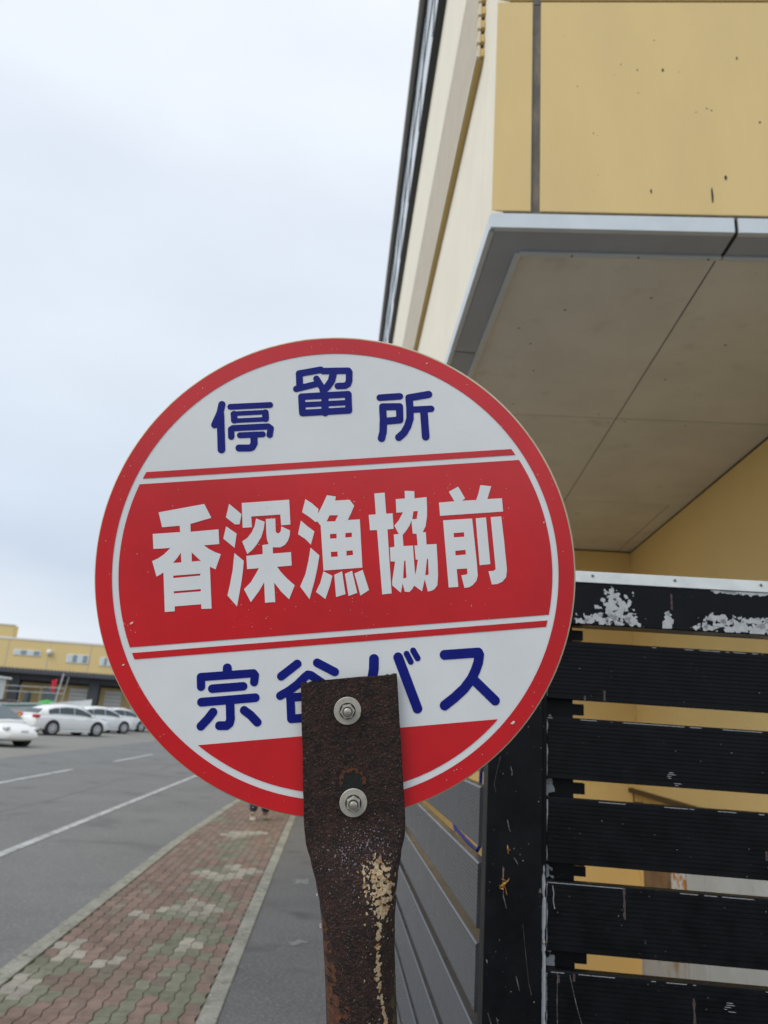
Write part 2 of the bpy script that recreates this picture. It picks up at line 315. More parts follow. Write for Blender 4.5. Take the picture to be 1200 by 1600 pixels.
BLUE_GLYPHS=[[(67,[(-1000,1631),(-1021,1552),(-1077,1438)]),(72,[(-1019,1534),(-1025,1197)]),(78,[(-740,1629)]),(57,[(-922,1603),(-548,1599)]),(44,[(-902,1535),(-587,1532),(-589,1463),(-900,1466),(-902,1535)]),(62,[(-892,1531),(-892,1470)]),(63,[(-597,1527),(-597,1467)]),(60,[(-928,1314),(-926,1385),(-909,1395),(-578,1392),(-555,1372),(-568,1309)]),(57,[(-846,1323),(-633,1319)]),(67,[(-716,1317),(-718,1236),(-739,1201),(-763,1195),(-861,1201)])],[(66,[(-47,1916),(-254,1890),(-257,1751)]),(62,[(-291,1741),(-105,1777)]),(62,[(-93,1830),(-36,1719)]),(64,[(-24,1902),(216,1892),(225,1878),(218,1793),(204,1759),(175,1745),(107,1746)]),(71,[(73,1878),(50,1803),(9,1748),(-36,1713)]),(65,[(-246,1662),(200,1660),(195,1501),(-247,1502),(-246,1662)]),(70,[(-23,1674),(-31,1492)]),(52,[(-240,1582),(200,1578)])],[(65,[(501,1608),(693,1610)]),(69,[(521,1517),(683,1509),(676,1378),(518,1374),(521,1517)]),(72,[(517,1371),(507,1272),(487,1210)]),(71,[(973,1612),(781,1590),(782,1487),(775,1387),(747,1313),(705,1250),(653,1209)]),(63,[(778,1472),(986,1469)]),(74,[(914,1460),(911,1199)])],[(81,[(-1069,-822),(-1070,-847)]),(74,[(-1311,-970),(-1309,-884),(-837,-888),(-824,-907),(-835,-968)]),(76,[(-1212,-995),(-935,-996)]),(78,[(-1313,-1106),(-832,-1106)]),(78,[(-1059,-1116),(-1063,-1279),(-1074,-1312),(-1101,-1330),(-1163,-1325)]),(77,[(-1215,-1202),(-1263,-1257),(-1328,-1316)]),(77,[(-937,-1209),(-880,-1258),(-826,-1323)])],[(77,[(-437,-836),(-588,-935)]),(77,[(-256,-840),(-101,-935)]),(76,[(-607,-1107),(-523,-1068),(-445,-1018),(-377,-960),(-347,-940),(-318,-948),(-263,-992),(-130,-1095)]),(76,[(-517,-1130),(-219,-1133),(-226,-1321),(-520,-1319),(-517,-1130)])],[(90,[(265,-848),(257,-936),(215,-1106),(129,-1242)]),(89,[(488,-850),(629,-1323)]),(54,[(568,-824),(601,-900)]),(56,[(631,-800),(666,-872)])],[(90,[(918,-862),(1233,-865),(1241,-886),(1225,-955),(1194,-1023),(1152,-1095),(1073,-1181),(977,-1254),(880,-1316)]),(88,[(1169,-1108),(1350,-1311)])]]
WHITE_SPOTS=[(-1.7, 5.68, 0.09, 0.15), (-1.55, 5.53, 0.09, 0.1), (-1.65, 5.41, 0.1, 0.1), (-1.7, 4.86, 0.13, 0.18), (-1.31, 5.38, 0.08, 0.11), (-1.4, 6.52, 0.08, 0.11), (-1.3, 6.72, 0.08, 0.1), (-1.17, 6.83, 0.11, 0.13), (-1.03, 7.0, 0.09, 0.12), (-0.89, 6.8, 0.08, 0.12), (-0.8, 6.84, 0.07, 0.12), (-1.02, 6.63, 0.06, 0.11), (-0.91, 5.76, 0.11, 0.14), (-0.8, 5.84, 0.07, 0.1), (-0.89, 5.94, 0.07, 0.08), (-1.21, 8.25, 0.13, 0.13), (-0.99, 8.63, 0.12, 0.13), (-0.77, 8.45, 0.13, 0.17), (-1.02, 8.07, 0.12, 0.13), (-0.84, 8.16, 0.1, 0.11), (-1.21, 10.76, 0.16, 0.21), (-1.06, 11.07, 0.24, 0.18), (-0.84, 11.09, 0.09, 0.13)]
GREEN_SPOTS=[(-1.64, 5.19, 0.18, 0.18), (-1.6, 5.3, 0.12, 0.16), (-1.39, 5.26, 0.07, 0.09), (-1.59, 4.75, 0.16, 0.15), (-1.68, 4.68, 0.1, 0.11), (-1.09, 4.48, 0.09, 0.08), (-1.05, 4.63, 0.08, 0.09), (-1.01, 4.79, 0.09, 0.09), (-0.94, 4.97, 0.09, 0.09), (-0.87, 5.17, 0.08, 0.1), (-0.81, 4.55, 0.09, 0.1), (-0.82, 4.9, 0.09, 0.11), (-0.72, 4.79, 0.09, 0.11), (-0.64, 4.8, 0.08, 0.11), (-0.74, 5.0, 0.08, 0.09), (-0.79, 5.33, 0.1, 0.1), (-0.85, 5.22, 0.08, 0.09), (-1.04, 5.74, 0.13, 0.15), (-0.73, 5.92, 0.1, 0.16), (-0.83, 5.63, 0.13, 0.12), (-1.06, 5.61, 0.07, 0.09), (-0.88, 6.47, 0.12, 0.15), (-1.1, 6.58, 0.19, 0.15), (-0.79, 7.01, 0.09, 0.17), (-1.12, 6.93, 0.15, 0.14), (-1.1, 7.77, 0.12, 0.26), (-0.82, 6.21, 0.1, 0.1), (-0.9, 6.01, 0.15, 0.11), (-1.09, 7.55, 0.12, 0.25), (-0.95, 7.31, 0.14, 0.13), (-1.1, 9.19, 0.11, 0.23), (-1.14, 9.92, 0.15, 0.32), (-1.05, 10.16, 0.15, 0.23), (-1.14, 10.79, 0.23, 0.36), (-0.97, 8.32, 0.32, 0.27)]


# ================================================================== BUS STOP SIGN
rnd = random.Random(5)
SC = Vector((-.0063, .6507, 1.7355)); SN = Vector((-.0037, -.9861, -.1661)).normalized()
ST = Vector((.9883, -.0289, .1498)); ST = (ST - SN*ST.dot(SN)).normalized(); SU = SN.cross(ST)
SM = Matrix(((ST.x, SU.x, SN.x, SC.x), (ST.y, SU.y, SN.y, SC.y), (ST.z, SU.z, SN.z, SC.z), (0, 0, 0, 1)))   # local (u, v, w): w towards the viewer
foot_len = (SC.z + .02)/SU.z
base = SC - SU*foot_len
stop = thing('bus_stop_sign', 'round red and white bus stop sign bolted on a rusty leaning pole', 'sign', (base.x, base.y, 0))
def ring(r, n=160, cx=0, cy=0): return [(cx + r*math.cos(i*2*math.pi/n), cy + r*math.sin(i*2*math.pi/n)) for i in range(n)]
b = MB(); RB = .2236; ox = oy = .0004
b.loops([[(x, y, z) for x, y in ring(rr, 160, ox, oy)] for rr, z in ((RB-.0008, -.0125), (RB, -.0117), (RB, -.0010), (RB-.0010, 0))])
board = b.build('sign_board', 'cream_edge', stop, SM, smooth=35)
MB().flat([ring(.2208)], .0002).build('white_face', 'white_vinyl', board, SM)
b = MB(); o_, i_ = ring(.2220, 200), ring(.2071, 200)
b.add([(x, y, .0006) for x, y in o_] + [(x, y, .0006) for x, y in i_], [(k, (k+1) % 200, 200+(k+1) % 200, 200+k) for k in range(200)])
b.build('red_border', 'red_vinyl', board, SM)
def chord(r, v0, v1, n=40):
    a0 = math.asin(max(-1, v0/r)); a1 = math.asin(min(1, v1/r)); P = []
    for k in range(n+1): a = a0 + (a1-a0)*k/n; P.append((r*math.cos(a), r*math.sin(a)))
    for k in range(n+1): a = a1 + (a0-a1)*k/n; P.append((-r*math.cos(a), r*math.sin(a)))
    if v0 <= -r: P = P[1:-1]
    return P
MB().flat([chord(.2012, -.0570, .0916)], .0006).build('red_band', 'red_vinyl', board, SM)
MB().flat([chord(.2009, .0967, .1027, 6)], .0006).build('red_stripe', 'red_vinyl', board, SM)
MB().flat([chord(.2011, -.0680, -.0622, 6)], .0006).build('red_stripe', 'red_vinyl', board, SM)
MB().flat([chord(.2010, -.2010, -.1479)], .0006).build('red_segment', 'red_vinyl', board, SM)
b = MB()
for g in WHITE_GLYPHS: b.flat([[(x/10000, y/10000) for x, y in L] for L in g], .0009)
b.build('lettering', 'white_vinyl', board, SM)
def stroke_mesh(chars):
    b = MB()
    for strokes in chars:
        al = np.array([p for w_, L in strokes for p in L])/1e4; wm = max(w_ for w_, L in strokes)/2e4 + .001
        st = .00034
        X = np.arange(al[:, 0].min()-wm, al[:, 0].max()+wm, st); Y = np.arange(al[:, 1].min()-wm, al[:, 1].max()+wm, st)
        GX, GY = np.meshgrid(X, Y); Z = np.full(GX.shape, -1.)
        for w_, L in strokes:
            L = np.array(L)/1e4
            for a, c in zip(L[:-1], L[1:]):
                d = c-a; t = np.clip(((GX-a[0])*d[0] + (GY-a[1])*d[1])/max(d@d, 1e-12), 0, 1)
                Z = np.maximum(Z, w_/2e4 - np.hypot(GX-a[0]-t*d[0], GY-a[1]-t*d[1]))
        b.march(X, Y, Z, lambda x, y: (x, y, .0006))
    return b
stroke_mesh(BLUE_GLYPHS[:3]).build('lettering', 'blue_vinyl', board, SM)
stroke_mesh(BLUE_GLYPHS[3:]).build('lettering', 'blue_vinyl', board, SM)
# small scrapes in the vinyl, each a fleck of its own shape
b = MB()
def fleck(b, u, v, r, h, asp=1.0, rot=None, place=None):
    k = rnd.randint(5, 8); rot = rnd.uniform(0, 6.3) if rot is None else rot; pts = []
    for i in range(k):
        a = i*2*math.pi/k; rr = r*rnd.uniform(.55, 1.25); x, y = rr*math.cos(a), rr*asp*math.sin(a)
        x, y = x*math.cos(rot)-y*math.sin(rot), x*math.sin(rot)+y*math.cos(rot)
        pts.append((u+x, v+y, h) if place is None else place(u+x, v+y))
    b.add(pts, [tuple(range(k))])
for u, v, n_, sp in ((-.060, .052, 26, .012), (-.050, -.020, 22, .012), (-.195, -.040, 10, .006), (.010, .058, 16, .012), (.105, .066, 18, .014), (.010, -.045, 12, .012),
                     (-.17, .02, 10, .012), (.14, .04, 8, .02), (.12, -.035, 8, .016), (-.09, -.045, 14, .014), (.055, .01, 6, .008), (-.14, .07, 6, .014)):
    for k in range(n_):
        a, c = rnd.gauss(u, sp), rnd.gauss(v, sp*.8)
        fleck(b, a, c, rnd.uniform(.00018, .0005), .00115, rnd.uniform(.3, 1), rnd.gauss(.4, .5))
for k in range(50):
    a = rnd.uniform(0, 6.3); fleck(b, .2145*math.cos(a) + rnd.gauss(0, .003), .2145*math.sin(a) + rnd.gauss(0, .003), rnd.uniform(.0002, .0006), .0009, .6)
for u, v, r in ((-.1905, -.0355, .0017), (-.1975, -.047, .0008), (-.199, -.072, .0013), (.150, -.152, .0028), (.165, .125, .0007), (.098, .192, .001), (.197, .03, .001), (-.12, .093, .0006), (.021, .085, .0005)):
    fleck(b, u, v, r, .00125, .55, .6)
b.build('scrape_marks', 'scrape', board, SM)
MB().flat([ring(.220)[::-1]], -.0127).build('back_face', 'board_back', board, SM)

# pole: pipe hammered flat at its top end
SECT = [(-.1000, .0436, .0040, .0024, .0062, .22), (-.150, .0441, .0040, .0012, .0062, .22), (-.200, .0446, .0040, -.0002, .0062, .22), (-.222, .0449, .0042, -.0008, .0062, .25),
        (-.236, .0440, .0062, -.0012, .0064, .40), (-.255, .0395, .0125, -.0018, .0066, .62), (-.270, .0362, .0180, -.0022, .0066, .78), (-.287, .0336, .0236, -.0026, .0064, .90),
        (-.310, .0315, .0278, -.0034, .0062, .97), (-.335, .0306, .0297, -.0045, .006, 1), (-.370, .0303, .0303, -.0057, .006, 1), (-.45, .0303, .0303, -.0085, .006, 1),
        (-foot_len-.05, .0303, .0303, -.03, .006, 1)]
def sect(v):
    for a, c in zip(SECT[:-1], SECT[1:]):
        if v >= c[0]:
            t = (a[0]-v)/(a[0]-c[0]); t = t*t*(3-2*t) if c[0] > -.34 else t
            return [x+(y-x)*t for x, y in zip(a, c)][1:]
    return SECT[-1][1:]
b = MB(); LO = []
vs = list(np.arange(-.1, -.40, -.006)) + list(np.linspace(-.42, -foot_len-.05, 14))
for v in vs:
    hw, hd, cu_, cw, e = sect(v); P = []
    for k in range(48):
        a = k*2*math.pi/48 + .001; c, s_ = math.cos(a), math.sin(a)
        jag = 0 if v < -.101 else .0006*math.sin(k*2.3)
        P.append((cu_+hw*math.copysign(abs(c)**e, c), v+jag+(.02*(cu_+hw*c) if v > -.101 else 0), cw+hd*math.copysign(abs(s_)**e, s_)))
    LO.append(P)
b.loops(LO)
pole = b.build('pole', 'rust', stop, SM, smooth=55)
def on_pole(u, v, up=.0003):
    hw, hd, cu_, cw, e = sect(v); x = min(.985, abs(u-cu_)/hw)
    return (u, v, cw + hd*max(1-x**(2/e), 0)**(e/2) + up)
def grid(u0, u1, v0, v1, st): return np.arange(u0, u1, st), np.arange(v0, v1, st)
def fill(b, u0, u1, v0, v1, st, fn, place):
    X, Y = grid(u0, u1, v0, v1, st); Z = np.array([[fn(x, y) for x in X] for y in Y]); b.march(X, Y, Z, place)
def fbm(x, y, s, seed=0, o=4): return noise.fractal(Vector((x*s, y*s, seed)), 1.0, 2.0, o)
path = [(.0165, -.258, .0070), (.0185, -.276, .0105), (.0170, -.291, .0075), (.0145, -.300, .0020), (.0125, -.312, .0016), (.0108, -.324, .0020), (.0098, -.340, .0022), (.0112, -.356, .0016), (.0132, -.372, .0014), (.0140, -.39, .0012)]
path2 = [(.0040, -.257, .0016), (.0043, -.275, .0018)]
def region(x, y, P):
    best = -1
    for (ax, ay, ar), (bx, by, br) in zip(P[:-1], P[1:]):
        dx, dy = bx-ax, by-ay; t = max(0, min(1, ((x-ax)*dx+(y-ay)*dy)/(dx*dx+dy*dy)))
        best = max(best, 1-math.hypot(x-ax-t*dx, y-ay-t*dy)/(ar+(br-ar)*t))
    return best
b = MB()
fill(b, -.002, .032, -.395, -.248, .0004, lambda x, y: max(region(x, y, path), region(x, y, path2)) - .22 + 1.9*fbm(x, y, 300, 2), lambda x, y: on_pole(x, y, .0004))
b.build('pale_crust', 'dropping', pole, SM)
b = MB()
for k in range(360):
    v = -.246 + rnd.gauss(0, .013); u = rnd.gauss(.004, .019)
    if abs(u) < .038 and v > -.30: fleck(b, u, v, rnd.choice((.0003, .0004, .0006, .0008)), 0, .8, place=lambda x, y: on_pole(x, y, .0005))
for k in range(90):
    v = rnd.uniform(-.39, -.105); u = rnd.uniform(-.04, .04)
    if abs(u-sect(v)[2]) < sect(v)[0]*.9: fleck(b, u, v, rnd.choice((.0002, .0003, .0004)), 0, .8, place=lambda x, y: on_pole(x, y, .0005))
b.build('grey_speckle', 'crystal', pole, SM)
b = MB(); fill(b, -.037, -.014, -.56, -.296, .0007, lambda x, y: min(1, (-.300-y)*14)*.62 - (x+.035)*(52 if y > -.36 else 40) + .9*fbm(x, y, 170, 7), lambda x, y: on_pole(x, y, .0004) if abs(x-sect(y)[2]) < sect(y)[0] else (sect(y)[2]-sect(y)[0], y, .006))
b.build('orange_rust', 'orange_rust', pole, SM)
b = MB(); fill(b, .010, .0255, -.60, -.345, .0008, lambda x, y: min(1, (-.352-y)*14)*.7 - (.0235-x)*70 + .5*fbm(x, y, 130, 9), lambda x, y: on_pole(x, y, .0004) if abs(x-sect(y)[2]) < sect(y)[0] else (sect(y)[2]+sect(y)[0], y, .006))
b.build('olive_stain', 'moss_rust', pole, SM)
b = MB(); fill(b, -.014, .012, -.198, -.176, .0004, lambda x, y: 1 - math.hypot(x+.001, (y+.189))/.0100 + .25*fbm(x, y, 260, 3), lambda x, y: on_pole(x, y, .0003))
b.build('old_bolt_hole', 'black_hole', pole, SM)
b = MB(); fill(b, -.016, .016, -.200, -.174, .0004, lambda x, y: .12 - abs(math.hypot(x+.001, (y+.189))/.0105-1) + .22*fbm(x, y, 420, 5) - (.5 if y < -.192 else 0), lambda x, y: on_pole(x, y, .0006))
b.build('rust_ring', 'orange_rust', pole, SM)
b = MB()
for u, v in ((-.0365, -.2800), (-.0350, -.3045), (-.0348, -.3065)): fleck(b, u, v, .0012, 0, .6, place=lambda x, y: (x-.0015, y, .012))
b.build('paint_fleck', 'scrape', pole, SM)
for k, (u, v, tw) in enumerate(((-.0008, -.1275, .05), (-.0011, -.2068, .42))):
    z0 = .0102
    bolt = MB().tube([(u, v, .002), (u, v, z0+.0102), (u, v, z0+.0108)], [.0036, .0036, .0028], 24).build('bolt', 'steel', stop, SM, smooth=50)
    b = MB(); rr = .0122
    b.loops([[(u+r_*math.cos(a*math.pi/24), v+r_*math.sin(a*math.pi/24), z) for a in range(48)] for r_, z in ((rr, z0-.0002), (rr, z0+.0011), (rr-.0004, z0+.0015))])
    b.build('washer', 'washer', bolt, SM, smooth=40)
    b = MB(); hexr = .0067
    L = []
    for r_, z in ((hexr, z0+.0015), (hexr, z0+.0058), (hexr*.90, z0+.0068), (.0044, z0+.0068), (.0040, z0+.0062)):
        L.append([(u+r_*math.cos(tw+a*math.pi/3), v+r_*math.sin(tw+a*math.pi/3), z) if r_ > .005 else (u+r_*math.cos(tw+a*math.pi/3), v+r_*math.sin(tw+a*math.pi/3), z) for a in range(6)])
    b.loops(L).build('nut', 'nut', bolt, SM)
    b = MB(); b.add([(u+q*math.cos(a*math.pi/16), v+q*math.sin(a*math.pi/16), z0+.00175) for q in (.0072, .0055) for a in range(32)], [(a, (a+1) % 32, 32+(a+1) % 32, 32+a) for a in range(32)]); b.build('nut_seam_shade', 'black_hole', bolt, SM)  # black ring painted in for the shade in the seam under the nut
    b = MB(); b.add([(u+q*math.cos(a*math.pi/16), v+q*math.sin(a*math.pi/16), z0+.0071) for q in (.0044, .0036) for a in range(32)], [(a, (a+1) % 32, 32+(a+1) % 32, 32+a) for a in range(32)]); b.build('thread_gap', 'black_hole', bolt, SM)

# ================================================================== GROUND
def PL(x0, x1, y0, y1, z): return MB().add([(x0, y0, z), (x1, y0, z), (x1, y1, z), (x0, y1, z)], [(0, 1, 2, 3)])
ZR = -.12
struct(PL(-600, 600, -200, 900, -.95).build('ground', 'asphalt_old'))
struct(PL(-9.6, -1.90, -60, 900, ZR).build('road', 'asphalt'))
struct(PL(-600, -9.6, -60, 900, ZR-.004).build('parking_area', 'asphalt_old'))
b = MB(); b.box(-3.71, -10, ZR+.004, -3.59, 120, ZR+.006)
struct(b.build('edge_line', 'paint_line'))
b = MB()
for y in (3, 8.2, 15.6, 24.5, 33, 42, 51): b.box(-6.90, y, ZR+.004, -6.75, y+5, ZR+.006)
struct(b.build('centre_line', 'paint_line'))
b = MB(); pts = [(-5.0+.05*math.sin(y*.9)+.03*math.sin(y*2.3), y) for y in np.arange(-5, 60, .7)]
for (x0, y0), (x1, y1) in zip(pts[:-1], pts[1:]): b.add([(x0-.045, y0, ZR+.002), (x0+.03, y0, ZR+.002), (x1+.03, y1, ZR+.002), (x1-.045, y1, ZR+.002)], [(0, 1, 2, 3)])
struct(b.build('road_seam', 'asphalt_patch'))
# kerb stones (real step), with a slight bend to the right further on
def kx(y): return 0 if y < 10 else (y-10)*.028 if y < 16 else .168
for name, xa, xb, z1 in (('kerb', -1.915, -1.785, .006), ('edging_kerb', -.60, -.485, .008)):
    b = MB(); y = -6.0
    while y < 60:
        d = kx(y) if name == 'kerb' else 0; d2 = kx(y+.6) if name == 'kerb' else 0; h = z1 + rnd.uniform(-.002, .002)
        b.loops([[(xa+d_, yy, -.2), (xb+d_, yy, -.2), (xb+d_, yy, h-.004), (xb+d_-.006, yy, h), (xa+d_+.014, yy, h), (xa+d_, yy, h-.02)] for d_, yy in ((d, y+.003), (d2, y+.597))])
        y += .6
    struct(b.build(name, 'kerb'))
struct(PL(-1.80, -.59, -6, 60, -.012).build('sidewalk_bed', 'sand'))
b = MB()
def in_spots(x, y, L):
    return any(((x-a)/rx)**2 + ((y-c)/ry)**2 < 1 for a, c, rx, ry in L)
TX, TY = .0905, .165
ncol = 13
for i in range(ncol):
    y = -3 + (TY/2 if i % 2 else 0)
    xc = -1.776 + (i+.5)*TX
    while y < 44:
        yc = y + TY/2
        shift = kx(yc)
        if xc - TX/2 > -1.79 + shift - .06 or True:
            g = in_spots(xc, yc, WHITE_SPOTS), in_spots(xc, yc, GREEN_SPOTS)
            j = rnd.uniform(.80, 1.10)
            if g[0]: c = tuple(q*j for q in (.34, .325, .28))
            elif g[1] or (yc > 12 and math.sin(yc*2.1+xc*3) > .55): c = tuple(q*j for q in (.198, .202, .155))
            else:
                r_ = rnd.random()
                c = tuple(q*j for q in ((.228, .166, .140) if r_ < .6 else (.208, .160, .136) if r_ < .85 else (.212, .186, .152)))
            n = 8 if yc < 14 else 2; P = []; q = .0020; am = .0095
            wav = lambda t: am*(1 if (t % 1) < .5 else -1)*(1-abs(((t*2) % 1)-.5)*2)
            for side, sg in ((1, 1), (-1, -1)):
                rg = range(n+1) if side == 1 else range(n, -1, -1)
                for k in rg:
                    t = k/n; yy = y + q + (TY-2*q)*t; P.append((xc + sg*(TX/2-q) + wav(t + (.5 if i % 2 else 0)), yy))
            h = rnd.uniform(-.0012, .0012); m_ = len(P)
            cx_, cy_ = xc, yc
            top = [(cx_+(px-cx_)*.955, cy_+(py-cy_)*.972, h) for px, py in P]; bot = [(px, py, h-.004) for px, py in P]; low = [(px, py, -.03) for px, py in P]
            b.add(bot+top, [tuple(range(m_, 2*m_))] + [(k, (k+1) % m_, m_+(k+1) % m_, m_+k) for k in range(m_)], c)
            b.add(low+bot, [(k, (k+1) % m_, m_+(k+1) % m_, m_+k) for k in range(m_)], c)
        y += TY
struct(b.build('paved_sidewalk', 'paver'))
struct(PL(-.487, .32, -6, 60, .0).build('footway_strip', 'asphalt_walk'))
b = MB()
for x, y, r_ in ((-.18, 8.1, .09), (-.12, 6.0, .05)):
    fill(b, x-r_*1.6, x+r_*1.6, y-r_*1.6, y+r_*1.6, r_/12, lambda a, c: 1-math.hypot(a-x, (c-y)*.7)/r_ + .9*fbm(a, c, 14, 3), lambda a, c: (a, c, .003))
struct(b.build('worn_paint', 'faint_mark'))
struct(PL(.32, .60, -6, 1.33, -.004).build('forecourt', 'asphalt_walk'))
struct(PL(.60, 14, -6, 1.33, -.012).build('forecourt', 'asphalt_walk'))
struct(PL(2.9, 14, 1.33, 30, -.012).build('forecourt', 'asphalt_walk'))
struct(PL(.36, 3.5, 1.2, 9, -.75).build('sunken_floor', 'pit_conc'))

# ================================================================== FRAMES OF THE BUILDING AND OF THE FENCE
E1 = Vector((.993, -.12, 0)).normalized(); E2 = Vector((.12, .993, 0)).normalized()
BO = Vector((.476, 2.445, 0)); FO = Vector((.3, 1.3, 0))
def BL(s_, d, z): return BO + E1*s_ + E2*d + Vector((0, 0, z))
def FL(s_, d, z): return FO + E1*s_ + E2*d + Vector((0, 0, z))

# ================================================================== YELLOW BUILDING
bd = thing('yellow_building', 'yellow panelled building overhanging on the right, cream side wall', 'building', (2.5, 5, 0))
ZB, ZT, ZH = 3.66, 9.78, 3.615
rows = [(ZB+.014, 4.828), (4.842, 5.99), (6.004, 7.15), (7.164, 8.30), (8.314, ZT)]
colsx = [(.0, .1635), (.2010, 2.60), (2.637, 5.0)]
for z0, z1 in rows:
    for s0, s1 in colsx:
        MB(BL).box(s0, .0, z0, s1, .05, z1).build('wall_panel', 'yellow', bd, bevel=.003)
for s0, s1 in ((.1635, .2010), (2.60, 2.637)):
    b = MB(BL); b.box(s0-.01, .012, ZB, s1+.01, .055, ZT); split_build(b, 'joint_strip', 'joint', bd)
b = MB(BL)
for z in [r_[1] for r_ in rows[:-1]]: b.box(0, .010, z-.002, 5, .054, z+.016)
b.box(0.0, .006, ZB-.002, 5, .05, ZB+.016); split_build(b, 'joint_strip', 'joint', bd)
b = MB(BL)       # dark chips and runs on the big panel
for s_, z, r_, a in ((.55, 4.46, .0025, 1.3), (.52, 4.40, .002, 1), (.62, 4.43, .003, 1.6), (.73, 4.43, .0045, 2.2), (.80, 4.42, .002, 1), (.62, 4.30, .0025, 1), (.36, 4.335, .0025, 1),
                     (.425, 4.08, .003, 1), (.44, 4.07, .0015, 1), (.44, 3.86, .002, 1), (.42, 3.78, .0015, 1), (.655, 3.785, .004, 3), (.90, 3.77, .0045, 9), (.96, 3.86, .005, 2.6), (.86, 4.20, .0025, 1),
                     (.905, 4.22, .003, 1.3), (.925, 4.21, .003, 1.3), (.70, 4.60, .002, 2), (.30, 4.62, .0015, 1), (1.05, 4.5, .004, 2), (1.12, 4.15, .004, 1.5)):
    k = 8; b.add([(s_+r_*math.cos(i*6.283/k)*rnd.uniform(.7, 1.2), -.0012, z+r_*a*math.sin(i*6.283/k)) for i in range(k)], [tuple(range(k))])
b.build('paint_chip', 'black_hole', bd)
# cream flank along the road
X0 = .476
def YL(x, y, z): return Vector((x, y, z))
for y0, y1 in ((2.445, 2.655), (2.659, 5.4), (5.404, 8.1), (8.104, 12), (12.004, 18), (18.004, 30)):
    MB().box(X0, y0, ZB, X0+.06, y1, 7.93).build('cream_panel', 'cream', bd)
b = MB(); b.box(X0+.004, 2.46, ZB+.01, X0+.055, 30, 7.9); split_build(b, 'joint_strip', 'seam', bd)
b = MB()
for k in range(11):
    z0 = 4.845 + k*.094
    b.loops([[(X0-.040, y, z0), (X0-.022, y, z0), (X0-.022, y, z0+.074), (X0-.036, y, z0+.074), (X0-.040, y, z0+.066)] for y in (2.745, 12.0)])
split_build(b, 'louvre', 'louvre', bd)
MB().box(X0-.0235, 2.80, 4.846, X0-.004, 12.0, 5.87).build('louvre_backing', 'joint', bd)
b = MB()
for k in range(11): b.box(X0-.020, 2.742, 4.85+k*.094, X0-.003, 2.765, 4.897+k*.094)
split_build(b, 'louvre_end', 'ochre', bd)
b = MB(); b.box(X0-.032, 2.76, 4.8435, X0-.002, 12, 4.8455); b.build('louvre_underside', 'ochre', bd)
b = MB(); b.box(.400, 2.3, 7.932, .60, 30, 7.99); b.build('eave_groove', 'dark_frame', bd)
b = MB(); b.box(.402, 2.3, 7.995, .60, 30, 9.92); b.build('ribbon_glazing', 'eave_glass', bd)
b = MB()
for y in np.arange(2.9, 30, 1.15): b.box(.394, y, 7.995, .4015, y+.06, 9.92)
b.box(.392, 2.3, 8.78, .4015, 30, 8.84); split_build(b, 'mullion', 'dark_frame', bd)
b = MB(); b.box(.366, 2.3, 9.925, .60, 30, 10.0); b.build('eave_groove', 'dark_frame', bd)
b = MB(); b.box(.305, 2.25, 10.005, .60, 30, 10.14); b.build('gutter', 'gutter', bd, bevel=.01)
b = MB(); b.prism([(.31, 2.3), (6.3, 1.6), (8.5, 29), (.31, 30)], 10.145, 10.28); b.build('roof', 'gutter', bd)
# flashing and trim under the overhang
b = MB(BL); b.box(-.001, -.006, 3.587, .977, .02, ZB-.003); split_build(b, 'flashing', 'flash', bd, bevel=.0015)
b = MB(BL); b.box(.993, -.006, 3.587, 5, .02, ZB-.003); split_build(b, 'flashing', 'flash', bd, bevel=.0015)
b = MB(BL); b.box(.977, .004, 3.590, .993, .15, ZB-.003); b.build('flashing_gap', 'black_hole', bd)
b = MB(BL); b.box(.965, .1665, 3.600, 5, .192, 3.6135); b.build('packing_strip', 'yellow', bd)
b = MB(BL); b.add([(.02, .0205, 3.5875), (.977, .0205, 3.5875), (.977, .14, 3.5875), (.14, .14, 3.5875)], [(0, 1, 2, 3)])
b.add([(.993, .0205, 3.5875), (5, .0205, 3.5875), (5, .14, 3.5875), (.993, .14, 3.5875)], [(0, 1, 2, 3)])
c0, c1 = BL(.02, .0205, 0), BL(.14, .14, 0)
b2 = MB()
for y0, y1 in ((2.455, 3.462), (3.470, 9.0), (9.006, 30)):
    ya = c0.y if y0 < 2.5 else y0; yb = c1.y if y0 < 2.5 else y0
    b2.add([(c0.x, ya, 3.5875), (c1.x, yb, 3.5875), (c1.x, y1, 3.5875), (c0.x, y1, 3.5875)], [(0, 3, 2, 1)])
for q in b2.f: b.f.append([len(b.v)+i for i in q]); b.c.append(None)
b.v += b2.v
split_build(b, 'trim_underside', 'trim_under', bd)
b = MB(); b.box(X0-.004, 2.455, 3.587, X0+.02, 3.462, ZB-.003); b.box(X0-.004, 3.470, 3.587, X0+.02, 30, ZB-.003); split_build(b, 'flashing', 'flash', bd)
b = MB(BL); b.box(.135, .142, 3.577, .981, .166, 3.612); b.box(.989, .142, 3.577, 5, .166, 3.612); split_build(b, 'corner_bead', 'flash', bd, bevel=.002)
b = MB(); b.box(.612, 2.58, 3.579, .640, 12, 3.612); split_build(b, 'corner_bead', 'flash', bd, bevel=.002)
b = MB(BL)
for s_ in (.36, .64, .93, 1.2): b.cyl((s_, .153, 3.572), (s_, .153, 3.580), .0042, 10)
split_build(b, 'screw', 'screw', bd)
def sl(d): return (.152-.12*d)/.993          # left rim of the soffit in the building frame
def soff(poly, nm='soffit_panel'):
    MB(BL).add([(s_, d, ZH) for s_, d in poly] + [(s_, d, ZH+.002) for s_, d in poly], [(0, 1, 2, 3), (7, 6, 5, 4), (0, 4, 5, 1), (1, 5, 6, 2), (2, 6, 7, 3), (3, 7, 4, 0)]).build(nm, 'soffit', bd)
g_ = .0035
